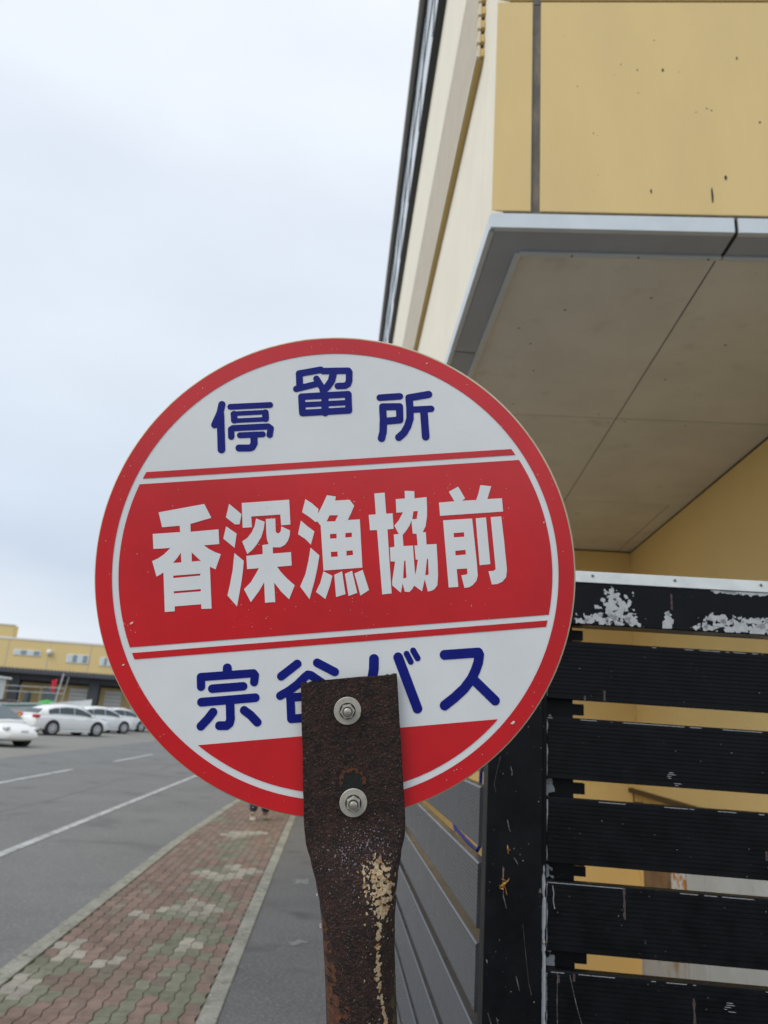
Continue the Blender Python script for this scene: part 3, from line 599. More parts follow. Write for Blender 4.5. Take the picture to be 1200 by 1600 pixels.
for d0, d1 in ((.168, 1.86), (1.86, 3.60), (3.60, 4.5), (4.5, 5.32)):
    soff([(sl(d0), d0+g_), (.985-g_, d0+g_), (.985-g_, d1-g_), (sl(d1), d1-g_)])
    if d0 > 3.5:
        soff([(.985+g_, d0+g_), (1.89-g_, d0+g_), (1.89-g_, d1-g_), (.985+g_, d1-g_)]); soff([(1.89+g_, d0+g_), (2.03, d0+g_), (2.03, d1-g_), (1.89+g_, d1-g_)])
    else: soff([(.985+g_, d0+g_), (2.03, d0+g_), (2.03, d1-g_), (.985+g_, d1-g_)])
b = MB(BL); b.add([(sl(.1), .1, ZH+.004), (2.1, .1, ZH+.004), (2.1, 5.4, ZH+.004), (sl(5.4), 5.4, ZH+.004)], [(0, 1, 2, 3)])
b.build('soffit_backing', 'seam', bd)
b = MB(BL)
for s_, d in ((.42, .62), (.30, .95), (.36, 1.25), (.86, 1.80), (1.05, 1.90), (.95, 1.92), (1.45, 1.93), (.30, 1.7), (.22, .8), (1.12, 1.3), (.80, .5), (1.3, .9), (1.6, 3.55), (1.1, 3.64)):
    b.add([(s_+.007*math.cos(k*.785), d+.007*math.sin(k*.785), ZH-.0015) for k in range(8)], [tuple(range(8))])
split_build(b, 'screw', 'screw', bd)
# recess below: right wall, back wall
MB(BL).box(2.03, .0, -.9, 2.15, 5.5, 3.60).build('recess_wall', 'yellow_in', bd)
MB(BL).box(-.75, 5.32, -.9, 2.028, 5.45, 3.60).build('recess_wall', 'yellow_in', bd)
b = MB(BL)
for s_ in (.2, 1.1): b.box(s_, 5.316, -.85, s_+.006, 5.33, 3.6)
pass
split_build(b, 'joint_strip', 'joint', bd)
MB().box(.55, 7.9, -.1, 1.2, 30, 3.58).build('ground_floor_wall', 'yellow_in', bd)
MB().prism([(.56, 2.6), (5.2, 2.1), (8.2, 28.9), (.56, 29.9)], 3.70, 9.78).build('inner_block', 'seam', bd)
# handrail on the right recess wall
b = MB(BL); b.loops([[(1.945+x, d, 1.135+z) for x, z in ((-.022, -.022), (.022, -.022), (.026, .0), (.022, .024), (-.022, .024), (-.026, 0))] for d in (3.0, 5.28)])
hr = b.build('handrail', 'wood_rail', bd, bevel=.006)
for d in (3.3, 5.18): MB(BL).tube([(2.03, d, 1.03), (1.945, d, 1.03), (1.945, d, 1.115)], .009, 8).build('bracket', 'wood_rail', hr)
MB(FL).box(-.02, .10, -.8, 2.6, .2, -.02).build('retaining_wall', 'asphalt_walk', bd)
MB().box(.325, 1.45, -.8, .40, 8.0, -.02).build('retaining_wall', 'asphalt_walk', bd)
# stuff standing in the recess
cb = thing('white_cabinet', 'tall white metal cabinet behind the black slats, seam down its front', 'cabinet', tuple(BL(1.6, 1.3, -.75)))
MB(BL).box(1.41, .25, -.70, 1.85, 2.19, 1.20).build('body', 'white_metal', cb, bevel=.006)
MB(BL).box(1.40, .26, -.66, 1.409, 1.90, 1.17).build('door', 'white_metal', cb, bevel=.003)
MB(BL).box(1.40, 1.915, -.66, 1.409, 2.18, 1.17).build('door', 'white_metal', cb, bevel=.003)
MB(BL).box(1.43, .3, -.75, 1.84, 2.15, -.70).build('plinth', 'seam', cb)
lk = thing('white_locker', 'low rust-stained white locker with the cardboard box on top', 'locker', tuple(BL(1.6, 2.7, -.75)))
MB(BL).box(1.41, 2.215, -.75, 1.85, 3.17, .50).build('body', 'rusty_white', lk, bevel=.006)
MB(BL).box(1.402, 2.23, -.70, 1.409, 3.15, .47).build('door', 'rusty_white', lk, bevel=.002)
bx = thing('cardboard_box', 'brown cardboard box with orange and white label on the low locker', 'box', tuple(BL(1.6, 2.7, .5)))
MB(BL).box(1.42, 2.24, .502, 1.80, 3.10, 1.0).build('carton', 'card', bx, bevel=.004)
MB(BL).box(1.4165, 2.25, .58, 1.4195, 2.50, .95).build('printed_label', 'label', bx)
MB(BL).box(1.42, 2.236, .58, 1.80, 2.2395, .95).build('printed_label', 'label', bx)

# ================================================================== FENCES
RIB = 13
SH = .1045
TOPS = [1.770, 1.634, 1.499, 1.367, 1.235, 1.101, .967, .833, .699, .565, .431, .297, .163]
def slat_profile(z1, d0, d1, SH=SH, ch=.0012):
    z0 = z1-SH; P = [(d1, z1), (d0+ch, z1), (d0, z1-ch)]
    for k in range(RIB):
        zc = z1 - .010 - k*(SH-.020)/(RIB-1)
        P += [(d0, zc+.0008), (d0+.0008, zc+.0003), (d0+.0008, zc-.0003), (d0, zc-.0008)]
    P += [(d0, z0+.0012), (d0+.0012, z0), (d1, z0)]
    return P
ff = thing('slat_fence', 'black fence facing the camera, wide scratched post, peeling top rail', 'fence', tuple(FL(.9, 0, 0)))
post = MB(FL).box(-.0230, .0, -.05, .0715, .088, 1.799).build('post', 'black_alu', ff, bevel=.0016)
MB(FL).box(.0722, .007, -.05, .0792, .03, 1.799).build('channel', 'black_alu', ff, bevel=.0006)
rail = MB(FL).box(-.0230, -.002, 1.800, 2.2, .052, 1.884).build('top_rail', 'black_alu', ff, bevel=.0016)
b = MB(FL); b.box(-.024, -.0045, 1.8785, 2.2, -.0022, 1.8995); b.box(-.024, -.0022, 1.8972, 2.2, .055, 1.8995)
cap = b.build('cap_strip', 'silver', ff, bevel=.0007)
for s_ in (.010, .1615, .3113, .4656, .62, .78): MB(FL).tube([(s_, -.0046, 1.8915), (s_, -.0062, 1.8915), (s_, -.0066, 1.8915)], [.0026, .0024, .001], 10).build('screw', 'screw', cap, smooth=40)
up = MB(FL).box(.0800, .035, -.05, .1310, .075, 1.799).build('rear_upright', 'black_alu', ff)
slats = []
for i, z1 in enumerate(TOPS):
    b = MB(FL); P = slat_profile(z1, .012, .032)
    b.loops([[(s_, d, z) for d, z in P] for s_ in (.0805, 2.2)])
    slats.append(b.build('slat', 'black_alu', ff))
    za, zb_ = z1-SH, (TOPS[i+1] if i+1 < len(TOPS) else z1-.134)
    MB(FL).box(.1310, .038, zb_+.006, .1515, .060, za-.006).build('tab', 'black_alu', ff)
MB(FL).box(.1310, .038, 1.776, .1515, .060, 1.794).build('tab', 'black_alu', ff)
MB(FL).box(1.7, .035, -.05, 1.75, .075, 1.799).build('rear_upright', 'black_alu', ff)
def blob(b, s0, z0, rs, rz, seed, d=-.0006, sc=90, thr=.0, amp=1.2, st=.0007):
    fill(b, s0-rs*1.5, s0+rs*1.5, z0-rz*1.5, z0+rz*1.5, st, lambda x, y: 1-math.hypot((x-s0)/rs, (y-z0)/rz) - thr + amp*fbm(x, y, sc, seed), lambda x, y: (x, d, y))
b = MB(FL)                       # bare patches on the rail: each shape by noise
def clipr(x, y): return min((y-1.8015)*600, (1.8775-y)*600)
def rb(s0, z0, rs, rz, seed, amp=1.3, sc=95, thr=0):
    fill(b, s0-rs*1.5, s0+rs*1.5, max(1.800, z0-rz*1.5), min(1.879, z0+rz*1.5), .0006, lambda x, y: min(1-math.hypot((x-s0)/rs, (y-z0)/rz) - thr + amp*fbm(x, y, sc, seed), clipr(x, y)), lambda x, y: (x, -.0026, y))
rb(.2040, 1.8350, .022, .026, 1); rb(.175, 1.8120, .030, .010, 4, thr=.1); rb(.230, 1.812, .012, .010, 5); rb(.137, 1.807, .012, .004, 6); rb(.166, 1.834, .005, .004, 8)
rb(.297, 1.815, .008, .013, 9); rb(.296, 1.828, .006, .004, 10); rb(.186, 1.861, .004, .006, 12)
rb(.440, 1.8100, .060, .014, 13, 1.5); rb(.395, 1.824, .022, .008, 14, 1.5); rb(.490, 1.822, .030, .014, 15); rb(.365, 1.809, .014, .005, 16); rb(.345, 1.806, .006, .004, 17)
rb(.440, 1.8775, .060, .006, 18, .8); rb(.40, 1.8775, .022, .005, 19, .8); rb(.62, 1.81, .04, .01, 20); rb(.7, 1.815, .03, .012, 21)
b.build('bare_patch', 'peel', rail)
b = MB(FL)
fill(b, .0722, .0790, .20, 1.394, .0007, lambda x, y: min(1, (1.392-y)*60, .75 + 1.2*fbm(x*2.2, y, 30, 3)) - abs(x-.0752)/.0034*.75, lambda x, y: (x, .0064, y))
b.build('bare_patch', 'peel', post)
for i, z1 in enumerate(TOPS[:8]):
    gz0, gz1 = (TOPS[i+1] if i+1 < len(TOPS) else 0)+.0005, z1-SH-.0005
    b = MB(FL)
    fill(b, .0812, .0985, gz0, gz1, .0006, lambda x, y: .55 + 1.3*fbm(x, y, 70, i*3+1) - (x-.081)/.016*.65 - max(0, (y-gz0)/(gz1-gz0)-.55)*1.2 - (0 if i else .9), lambda x, y: (x, .0345, y))
    if b.f: b.build('bare_patch', 'peel', up)
    b = MB(FL)                  # worn bare line on the near top edge and the cut end of each slat
    fill(b, .0812, .52, z1-.0030, z1-.0013, .00085, lambda x, y: [.0, .18, .10, .34, .20, .1, .1, .1][i] - .22 + .9*fbm(x, y*.3, 28, i+30), lambda x, y: (x, .0116, y))
    fill(b, .0806, .0826, z1-SH+.004, z1-.004, .0005, lambda x, y: .30 + .9*fbm(x*.5, y, 24, i+50) - (x-.0806)/.0016*.5, lambda x, y: (x, .01165, y))
    if b.f: b.build('worn_edge', 'peel', slats[i])
b = MB(FL)
def streak(s0, z0, z1, w_, d=.0113, mb=None):
    k = 7; L = []
    for j in range(k+1):
        t = j/k; z = z0+(z1-z0)*t; ww = w_*(1.2 if j in (1, k-1) else .55 if j in (0, k) else .8+.3*math.sin(j*2.1)); L.append((s0+.0006*math.sin(j*3)-ww/2, z, ww))
    (mb or b).add([(x, d, z) for x, z, ww in L] + [(x+ww, d, z) for x, z, ww in L], [(j, j+1, k+1+j+1, k+1+j) for j in range(k)])
for s0, za, zb_ in ((.1827, 1.685, 1.667), (.1479, 1.674, 1.664), (.2084, 1.3655, 1.318), (.3137, 1.214, 1.155), (.445, 1.44, 1.425), (.1, 1.229, 1.218), (.125, 1.233, 1.222)): streak(s0, za, zb_, .0042)
b.build('mauve_run', 'mauve', slats[0])
b = MB(FL); streak(.3042, 1.866, 1.836, .004, -.0027, b); b.build('mauve_run', 'mauve', rail)
b = MB(FL)                       # scuffs and scratches
for s0, z0, n_ in ((.292, 1.553, 4), (.300, 1.536, 2), (.3655, 1.212, 5)):
    for j in range(n_):
        z = z0 - j*.0030; a = rnd.uniform(-.006, .001); L_ = rnd.uniform(.006, .016)
        b.add([(s0+a, .0112, z), (s0+a+L_, .0112, z-.0003), (s0+a+L_*.8, .0112, z+.0005), (s0+a+.001, .0112, z+.0006)], [(0, 1, 2, 3)])
def scratch(pts, w_, d):
    for (x0, z0), (x1, z1) in zip(pts[:-1], pts[1:]):
        dx, dz = x1-x0, z1-z0; l_ = math.hypot(dx, dz); nx_, nz_ = -dz/l_*w_/2, dx/l_*w_/2
        b.add([(x0-nx_, d, z0-nz_), (x1-nx_, d, z1-nz_), (x1+nx_, d, z1+nz_), (x0+nx_, d, z0+nz_)], [(0, 1, 2, 3)])
scratch([(.0905, 1.36), (.0925, 1.348), (.0915, 1.338), (.094, 1.325)], .0009, .0110)
b.build('scuff_mark', 'peel', slats[3]); b = MB(FL)
scratch([(.0985, 1.232), (.0975, 1.19), (.0985, 1.14)], .0005, .0110); scratch([(.118, 1.231), (.128, 1.19), (.141, 1.15)], .0006, .0110)
for k in range(34):
    i = rnd.randint(0, 5); s_ = rnd.uniform(.09, .55); z = TOPS[i] - rnd.uniform(.004, SH-.004)
    b.add([(s_+.0011*math.cos(a_*1.05+k)*rnd.uniform(.3, 1), .0110, z+.0009*math.sin(a_*1.05+k)) for a_ in range(6)], [tuple(range(6))])
b.build('scuff_mark', 'scuff', slats[4])
b = MB(FL)
scratch([(-.002, 1.56), (-.012, 1.515), (-.008, 1.50)], .0003, -.0004); scratch([(.016, 1.545), (.019, 1.535), (.0185, 1.53)], .0006, -.0004); scratch([(.012, 1.458), (.015, 1.445), (.0175, 1.44)], .0007, -.0004)
scratch([(.024, 1.40), (.031, 1.39)], .0006, -.0004); scratch([(.006, 1.385), (.0075, 1.34), (.013, 1.322)], .0007, -.0004); scratch([(-.014, 1.17), (-.008, 1.155), (-.004, 1.14)], .0006, -.0004)
scratch([(.030, 1.225), (.036, 1.205)], .0006, -.0004); scratch([(.0, 1.165), (.003, 1.155)], .0007, -.0004); scratch([(-.018, 1.245), (-.0165, 1.240)], .0012, -.0004)
scratch([(.04, 1.30), (.05, 1.22), (.055, 1.20)], .0002, -.0004)
for k in range(40):
    s_, z = rnd.uniform(-.02, .069), rnd.uniform(1.0, 1.7); r_ = rnd.choice((.0004, .0005, .0009))
    b.add([(s_+r_*math.cos(a_*1.05), -.0004, z+r_*math.sin(a_*1.05)) for a_ in range(6)], [tuple(range(6))])
b.build('scuff_mark', 'scuff', post)
MB(FL).tube([(.0755, .0058, 1.276), (.0755, .0036, 1.276), (.0755, .0030, 1.276)], [.0024, .0022, .001], 10).build('screw', 'steel', post)
# orange insect husk stuck on the post
hk = MB(FL); 
for k in range(16):
    t = k/15; s_, z = .001+.014*t, 1.3535+.010*t+rnd.gauss(0, .0022); r_ = .0016+.0016*math.sin(t*3.1)
    P = [(s_+rnd.gauss(0, r_), -.0010-abs(rnd.gauss(0, .0014)), z+rnd.gauss(0, r_)) for _ in range(3)]; hk.add(P, [(0, 1, 2)])
hk.tube([(.002, -.002, 1.354), (.008, -.0042, 1.359), (.015, -.002, 1.3645)], [.0009, .0022, .0007], 8)
hk.tube([(.0065, -.0006, 1.357), (.0075, -.0008, 1.383)], .0003, 6); hk.tube([(.009, -.0006, 1.357), (.0135, -.0008, 1.342)], .0004, 6)
tag(hk.build('insect_husk', 'husk'), 'tiny orange insect husk stuck to the wide black post', 'insect husk')
hk = MB(FL); hk.tube([(.0145, -.001, 1.405), (.0135, -.003, 1.413), (.0125, -.001, 1.419)], [.0005, .0013, .0004], 8); hk.tube([(.013, -.001, 1.411), (.018, -.0016, 1.411)], .0005, 6)
tag(hk.build('insect_scrap', 'husk'), 'pale yellow insect scrap on the black post, above the orange husk', 'insect scrap')

sf = thing('slat_fence', 'black fence running away beside the footway, grey sheen on its slats', 'fence', (.30, 5, 0))
XS = .290
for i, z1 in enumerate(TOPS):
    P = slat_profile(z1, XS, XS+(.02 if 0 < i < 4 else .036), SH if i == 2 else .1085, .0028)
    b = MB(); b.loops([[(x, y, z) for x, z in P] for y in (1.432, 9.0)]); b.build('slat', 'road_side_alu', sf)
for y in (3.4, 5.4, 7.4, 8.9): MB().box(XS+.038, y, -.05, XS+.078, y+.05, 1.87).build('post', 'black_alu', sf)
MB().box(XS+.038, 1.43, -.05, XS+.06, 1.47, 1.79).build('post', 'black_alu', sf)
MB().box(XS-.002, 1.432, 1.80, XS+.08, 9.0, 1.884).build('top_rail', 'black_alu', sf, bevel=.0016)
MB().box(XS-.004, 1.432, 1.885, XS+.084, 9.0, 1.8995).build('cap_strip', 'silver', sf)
b = MB(); b.tube([(XS+.036, 1.601, 1.52), (XS+.036, 1.603, 1.488), (XS+.036, 1.600, 1.42), (XS+.036, 1.594, 1.372), (XS+.036, 1.62, 1.3585), (XS+.036, 1.75, 1.3605), (XS+.036, 1.905, 1.3645), (XS+.036, 1.95, 1.39)], .0042, 10)
tag(b.build('blue_cord', 'blue_plastic', smooth=True), 'thin blue plastic cord hanging inside the grey slats beside the post', 'cord')

# ================================================================== WAREHOUSE ACROSS THE ROAD
wh = thing('warehouse', 'long yellow two-storey warehouse with dark canopy behind the parked cars', 'building', (-30, 60, 0))
YW = 58.7
MB().box(-60, YW, ZR, -9, YW+14, 6.05).build('wall', 'wh_yellow', wh)
MB().box(-60, YW-.04, 6.055, -9, YW+.3, 6.20).build('coping', 'cap_white', wh)
MB().box(-34, YW+.02, 6.205, -25.9, YW+.9, 7.12).build('penthouse', 'wh_yellow', wh)
MB().box(-34.1, YW-.03, 7.125, -25.8, YW+.2, 7.22).build('coping', 'cap_white', wh)
b = MB()
for x in np.arange(-58, -10, 3.2): b.box(x, YW-.012, 3.6, x+.05, YW-.002, 6.05)
split_build(b, 'joint_line', 'gutter', wh)
b = MB()
x = -60.
while x < -9: b.box(x, YW-3.0, 3.50, x+.13, YW-2.93, 3.80); x += .26
fas = b.build('canopy_rib', 'canopy', wh)
MB().box(-60, YW-2.93, 3.42, -9, YW-.02, 3.74).build('canopy', 'canopy', wh)
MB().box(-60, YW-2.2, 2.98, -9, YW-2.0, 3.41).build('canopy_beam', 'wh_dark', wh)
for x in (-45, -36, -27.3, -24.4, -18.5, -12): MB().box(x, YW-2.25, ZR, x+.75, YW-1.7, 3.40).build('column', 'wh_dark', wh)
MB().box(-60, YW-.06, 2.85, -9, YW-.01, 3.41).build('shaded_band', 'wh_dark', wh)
for x0, x1 in ((-33, -29.5), (-20.6, -19.25), (-17.9, -16.6), (-15.8, -14.2), (-13.2, -11)):
    sh = MB().box(x0, YW-.10, ZR, x1, YW-.02, 2.65).build('shutter', 'shutter', wh); b = MB(); z = .1
    while z < 2.6: b.box(x0, YW-.125, z, x1, YW-.10, z+.05); z += .28
    split_build(b, 'shutter_rib', 'gutter', sh)
for x0, x1, z0, z1 in ((-25.5, -23.4, 4.86, 5.30), (-21.35, -19.65, 4.55, 5.23), (-18.75, -17.55, 4.50, 5.18), (-29.5, -27.6, 4.86, 5.3), (-16, -14.2, 4.5, 5.18)):
    wn = MB().box(x0, YW-.05, z0, x1, YW-.005, z1).build('window', 'cap_white', wh); n_ = 4; wd = (x1-x0-.1)/n_
    for k in range(n_): MB().box(x0+.05+k*wd+.03, YW-.065, z0+.06, x0+.05+(k+1)*wd-.03, YW-.052, z1-.05).build('pane', 'win2' if k % 2 == 0 else 'win', wn)
for x0, x1, z0, z1 in ((-24.0, -23.5, .6, 2.2), (-22.6, -21.6, 1.5, 2.6)):
    wn = MB().box(x0, YW-.05, z0, x1, YW-.005, z1).build('window', 'win', wh)
b = MB(); L = []
for r_, y in ((.22, YW-.01), (.22, YW-.20), (.18, YW-.30), (.08, YW-.34)): L.append([(-22.72+r_*math.cos(a*.3927), y, 5.24+r_*math.sin(a*.3927)) for a in range(16)])
b.loops(L).build('vent_hood', 'cap_white', wh, smooth=50)

# ================================================================== CARS
def make_car(label, body_mat, kind, group):
    t = thing('parked_car', label, 'car', (0, 0, 0), group)
    if kind == 'suv':   # x, z top of the body, half width, bottom
        ST_ = [(-2.36, .72, .70, .42), (-2.30, .92, .80, .30), (-2.0, 1.02, .89, .22), (-1.2, 1.02, .925, .20), (0, .98, .925, .20), (.9, .98, .92, .20), (1.25, .96, .91, .20), (1.9, .86, .87, .21), (2.2, .74, .80, .24), (2.34, .58, .68, .32)]
        belt, roof = [(-2.22, .80), (-1.2, .88), (.9, .88), (1.15, .86)], 1.56
        RF = [(-2.24, .98, .76), (-1.85, 1.28, .66), (-1.3, 1.47, .65), (-.6, 1.56, .65), (-.05, 1.56, .65), (.45, 1.46, .65), (1.42, .97, .80)]
    else:
        ST_ = [(-2.24, .70, .68, .40), (-2.16, .98, .78, .30), (-1.8, 1.02, .85, .20), (-1.0, .98, .875, .18), (0, .93, .88, .18), (.9, .90, .87, .18), (1.4, .85, .85, .18), (1.9, .72, .80, .20), (2.15, .58, .72, .22), (2.26, .44, .60, .28)]
        RF = [(-2.1, .98, .72), (-1.4, 1.28, .60), (-.6, 1.45, .62), (0, 1.46, .62), (.4, 1.40, .61), (1.45, .88, .74)]
    b = MB(); L = []
    for x, zt, hw, zb_ in ST_:
        H = [(hw*.86, zb_), (hw*.98, zb_+.10), (hw, (zb_+zt)*.52), (hw*.975, zt-.10), (hw*.88, zt-.015), (hw*.5, zt+.02), (0, zt+.03)]
        L.append([(x, y, z) for y, z in H] + [(x, -y, z) for y, z in H[::-1][1:]])
    b.loops(L); body = b.build('body', body_mat, t, smooth=60)
    sub = body.modifiers.new('sub', 'SUBSURF'); sub.levels = sub.render_levels = 2
    b = MB(); L = []                # greenhouse shell
    def zbelt(x): return np.interp(x, [s_[0] for s_ in ST_], [s_[1] for s_ in ST_]) - .03
    def hwb(x): return np.interp(x, [s_[0] for s_ in ST_], [s_[2] for s_ in ST_])*.90
    for x, zr, hr_ in RF:
        zb2 = zbelt(x); hb = hwb(x); zr = max(zr, zb2+.02)
        H = [(hb, zb2-.05), (hb*.995, zb2), (hr_+.02, zr-.05), (hr_-.06, zr), (hr_*.5, zr+.02), (0, zr+.03)]
        L.append([(x, y, z) for y, z in H] + [(x, -y, z) for y, z in H[::-1][1:]])
    b.loops(L); b.build('cabin', body_mat, t, smooth=50)
    xs = [r_[0] for r_ in RF]
    def side(x, f):                 # point on the cabin side, f from belt (0) to roof rail (1)
        zr = np.interp(x, xs, [r_[1] for r_ in RF]); hr_ = np.interp(x, xs, [r_[2] for r_ in RF]); zb2 = zbelt(x); hb = hwb(x)*.995
        return (x, hb+(hr_+.02-hb)*f+.008, zb2+(zr-.05-zb2)*f)
    for sg in (1, -1):
        for xa, xb in ((-1.62, -1.02), (-.98, -.12), (-.08, .98)):
            P = []
            for x in np.linspace(xa, xb, 6): P.append(side(x, .20))
            for x in np.linspace(xb, xa, 6): P.append(side(x, .86))
            P = [(x, y*sg, z) for x, y, z in P]
            MB().add(P, [tuple(range(12))]).build('side_window', 'car_glass', t)
    for (xa, fa), (xb, fb), nm in (((RF[-1][0]-.10, .0), (RF[-2][0]+.05, 1), 'windscreen'), ((RF[0][0]+.08, 0), (RF[1][0]-.03, 1), 'rear_window')):
        P = []
        for x in (xa, xb):
            zr = np.interp(x, xs, [r_[1] for r_ in RF]); hr_ = np.interp(x, xs, [r_[2] for r_ in RF]); P.append((x, hr_-.09, zr+.045))
        b = MB(); b.add([P[0], P[1], (P[1][0], -P[1][1], P[1][2]), (P[0][0], -P[0][1], P[0][2])], [(0, 1, 2, 3)]); b.build(nm, 'car_glass', t)
    fx, rx = (1.38, -1.36)
    for x in (fx, rx):
        for sg in (1, -1):
            y = sg*.86 if kind == 'suv' else sg*.81; R_ = .355 if kind == 'suv' else .315
            MB().cyl((x, y-sg*.22, R_+.02), (x, sg*(.93 if kind == 'suv' else .882), R_+.02), R_+.055, 28).build('wheel_arch', 'tyre', t)
            b = MB(); L = []
            for r_, o_ in ((.02, -.18), (R_*.9, -.19), (R_, -.14), (R_, .03), (R_*.93, .075), (R_*.68, .078)): L.append([(x+r_*math.cos(a*math.pi/14), y+sg*o_, R_+r_*math.sin(a*math.pi/14)) for a in range(28)])
            b.loops(L); wh_ = b.build('wheel', 'tyre', t, smooth=40)
            b = MB()
            for k in range(10):
                a = k*math.pi/5; c, s_ = math.cos(a), math.sin(a); r1 = R_*.68
                b.add([(x+.03*-s_, y+sg*.088, R_+.03*c), (x+r1*c-.035*s_, y+sg*.083, R_+r1*s_+.035*c), (x+r1*c+.035*s_, y+sg*.083, R_+r1*s_-.035*c), (x+.03*s_, y+sg*.088, R_-.03*c)], [(0, 1, 2, 3)])
            b.cyl((x, y+sg*.05, R_), (x, y+sg*.092, R_), .06, 12)
            n_ = 24; b.add([(x+R_*.70*math.cos(a*math.pi/12), y+sg*.081, R_+R_*.70*math.sin(a*math.pi/12)) for a in range(n_)] + [(x+R_*.60*math.cos(a*math.pi/12), y+sg*.084, R_+R_*.60*math.sin(a*math.pi/12)) for a in range(n_)], [(k, (k+1) % n_, n_+(k+1) % n_, n_+k) for k in range(n_)])
            b.build('rim', 'rim', wh_)
    s2 = 1 if kind == 'suv' else .93
    for sg in (1, -1):
        MB().box(2.02*s2, sg*.62*s2, .66*s2, 2.27*s2, sg*.83*s2, .78*s2).build('headlight', 'lamp', t, bevel=.03)
        MB().box(-2.36*s2, sg*.50, .86*s2, -2.12*s2, sg*.83*s2, 1.02*s2).build('tail_light', 'tail', t, bevel=.03)
        MB().tube([(.95, sg*.86*s2, 1.0*s2), (.93, sg*1.0*s2, 1.04*s2), (.93, sg*1.04*s2, 1.06*s2)], [.04, .085, .06], 8).build('mirror', body_mat, t, smooth=True)
        for hx in (.62, -.35): MB().box(hx, sg*.915*s2, .86*s2, hx+.16, sg*.945*s2, .885*s2).build('door_handle', body_mat, t)
    MB().box(2.26*s2, -.45, .34, 2.36*s2, .45, .46).build('grille', 'dark_frame', t, bevel=.02)
    MB().box(2.37*s2, -.17, .47, 2.385*s2, .17, .60).build('number_plate', 'plate_w', t)
    for xx in (-.12, .98, -1.12): 
        for sg in (1, -1): pass
    b = MB(); b.box(-.9, -.93*s2, .20, .95, -.905*s2, .29); b.box(-.9, .905*s2, .20, .95, .93*s2, .29); split_build(b, 'sill', body_mat, t)
    return t
G = 'white cars parked across the road'
suv = make_car('large white estate car parked side-on with tinted windows', 'car_white', 'suv', G)
def put(o, x, y, rz): o.location = (x, y, ZR); o.rotation_euler = (0, 0, rz)
put(suv, -14.4, 41.2, R(55))
c3 = copy_tree(suv); c3['label'] = 'white car directly beyond the white estate car, windscreen showing'; put(c3, -14.9, 48.25, R(55))
c4 = copy_tree(suv); c4['label'] = 'farthest white car, half hidden by the rim of the round sign'; put(c4, -15.2, 53.75, R(55))
hb = make_car('low white hatchback, only its sloping front in view', 'car_white', 'hatch', G)
put(hb, -13.3, 29.2, R(-24))

# ================================================================== BOAT, BARRIER, HYDRANT
bt = thing('fishing_boat', 'white fishing boat on land with railings and leaning mast behind the cars', 'boat', (-21, 48, ZR))
b = MB(); L = []
for x, hw, zk, zs in ((-27, .95, .35, 1.25), (-24, 1.15, .3, 1.2), (-20, 1.1, .3, 1.3), (-17.5, .75, .45, 1.5), (-16.0, .35, .8, 1.72), (-15.4, .05, 1.2, 1.85)):
    L.append([(x, 48-hw, zs), (x, 48-hw*.9, (zs+zk)/2), (x, 48-hw*.4, zk), (x, 48+hw*.4, zk), (x, 48+hw*.9, (zs+zk)/2), (x, 48+hw, zs)])
b.loops(L); b.build('hull', 'boat_white', bt, smooth=40)
b = MB(); L = []
for x, hw, zs in ((-27, .97, 1.05), (-24, 1.17, 1.0), (-20, 1.12, 1.1), (-17.5, .77, 1.3)): L.append([(x, 48-hw, zs), (x, 48-hw, zs+.09), (x, 48-hw+.05, zs+.09), (x, 48-hw+.05, zs)])
b.loops(L).build('green_stripe', 'teal', bt)
b = MB(); b.box(-24.5, 47.3, 1.2, -21.25, 48.8, 2.72); b.box(-24.8, 47.1, 2.72, -21.0, 49, 2.86); wb = b.build('wheelhouse', 'boat_white', bt, bevel=.05)
for x in (-24.2, -23.2, -22.2): MB().box(x, 47.27, 1.9, x+.75, 47.295, 2.5).build('window', 'win', wb)
b = MB()
for z in (2.28, 1.95): b.tube([(-27, 46.95, z), (-22, 46.9, z+.02), (-17.0, 47.3, z+.12)], .022, 6)
for x in np.arange(-27, -17, 1.25): b.tube([(x, 46.95, 1.1), (x, 46.95, 2.28)], .018, 6)
b.build('railing', 'galv', bt)
MB().tube([(-17.55, 47.6, 1.3), (-17.3, 47.6, 3.3)], .045, 8).build('mast', 'galv', bt)
b = MB()
b.tube([(-17.15, 47.6, 1.35), (-16.95, 47.6, 3.1)], .022, 6); b.build('stay', 'galv', bt)
b = MB(); n_ = 7
b.add([(-17.62-.055*k+.0, 47.6+.05*math.sin(k), 2.95-.02*k) for k in range(n_)] + [(-17.72-.03*k, 47.6+.05*math.sin(k+1), 2.05+.03*k) for k in range(n_)], [(k, k+1, n_+k+1, n_+k) for k in range(n_-1)])
fl = b.build('flag', 'flag_red'); sol = fl.modifiers.new('thick', 'SOLIDIFY'); sol.thickness = .008
tag(fl, 'red flag hanging limp from the mast of the boat', 'flag')
def heap(name, m, cx, cy, z0, rx, ry, h, seed):
    b = MB(); L = []; n_ = 20
    for j in range(6):
        t = j/5; rr = math.cos(t*1.45); L.append([(cx+rx*rr*math.cos(a*6.283/n_)*(1+.22*noise.noise(Vector((a*.6, j, seed)))), cy+ry*rr*math.sin(a*6.283/n_), z0+h*math.sin(t*1.5)*(1+.25*noise.noise(Vector((a*.7, j, seed+4))))) for a in range(n_)])
    return b.loops(L).build(name, m, smooth=True)
tag(heap('fishing_net', 'green', -17.95, 47.6, 1.28, .62, .5, .34, 2), 'bright green heap of fishing net on the boat deck', 'net')
tag(heap('fishing_net', 'wood_rail', -20.4, 47.6, 1.2, .8, .5, .32, 5), 'brown heap of net further aft on the boat', 'net')
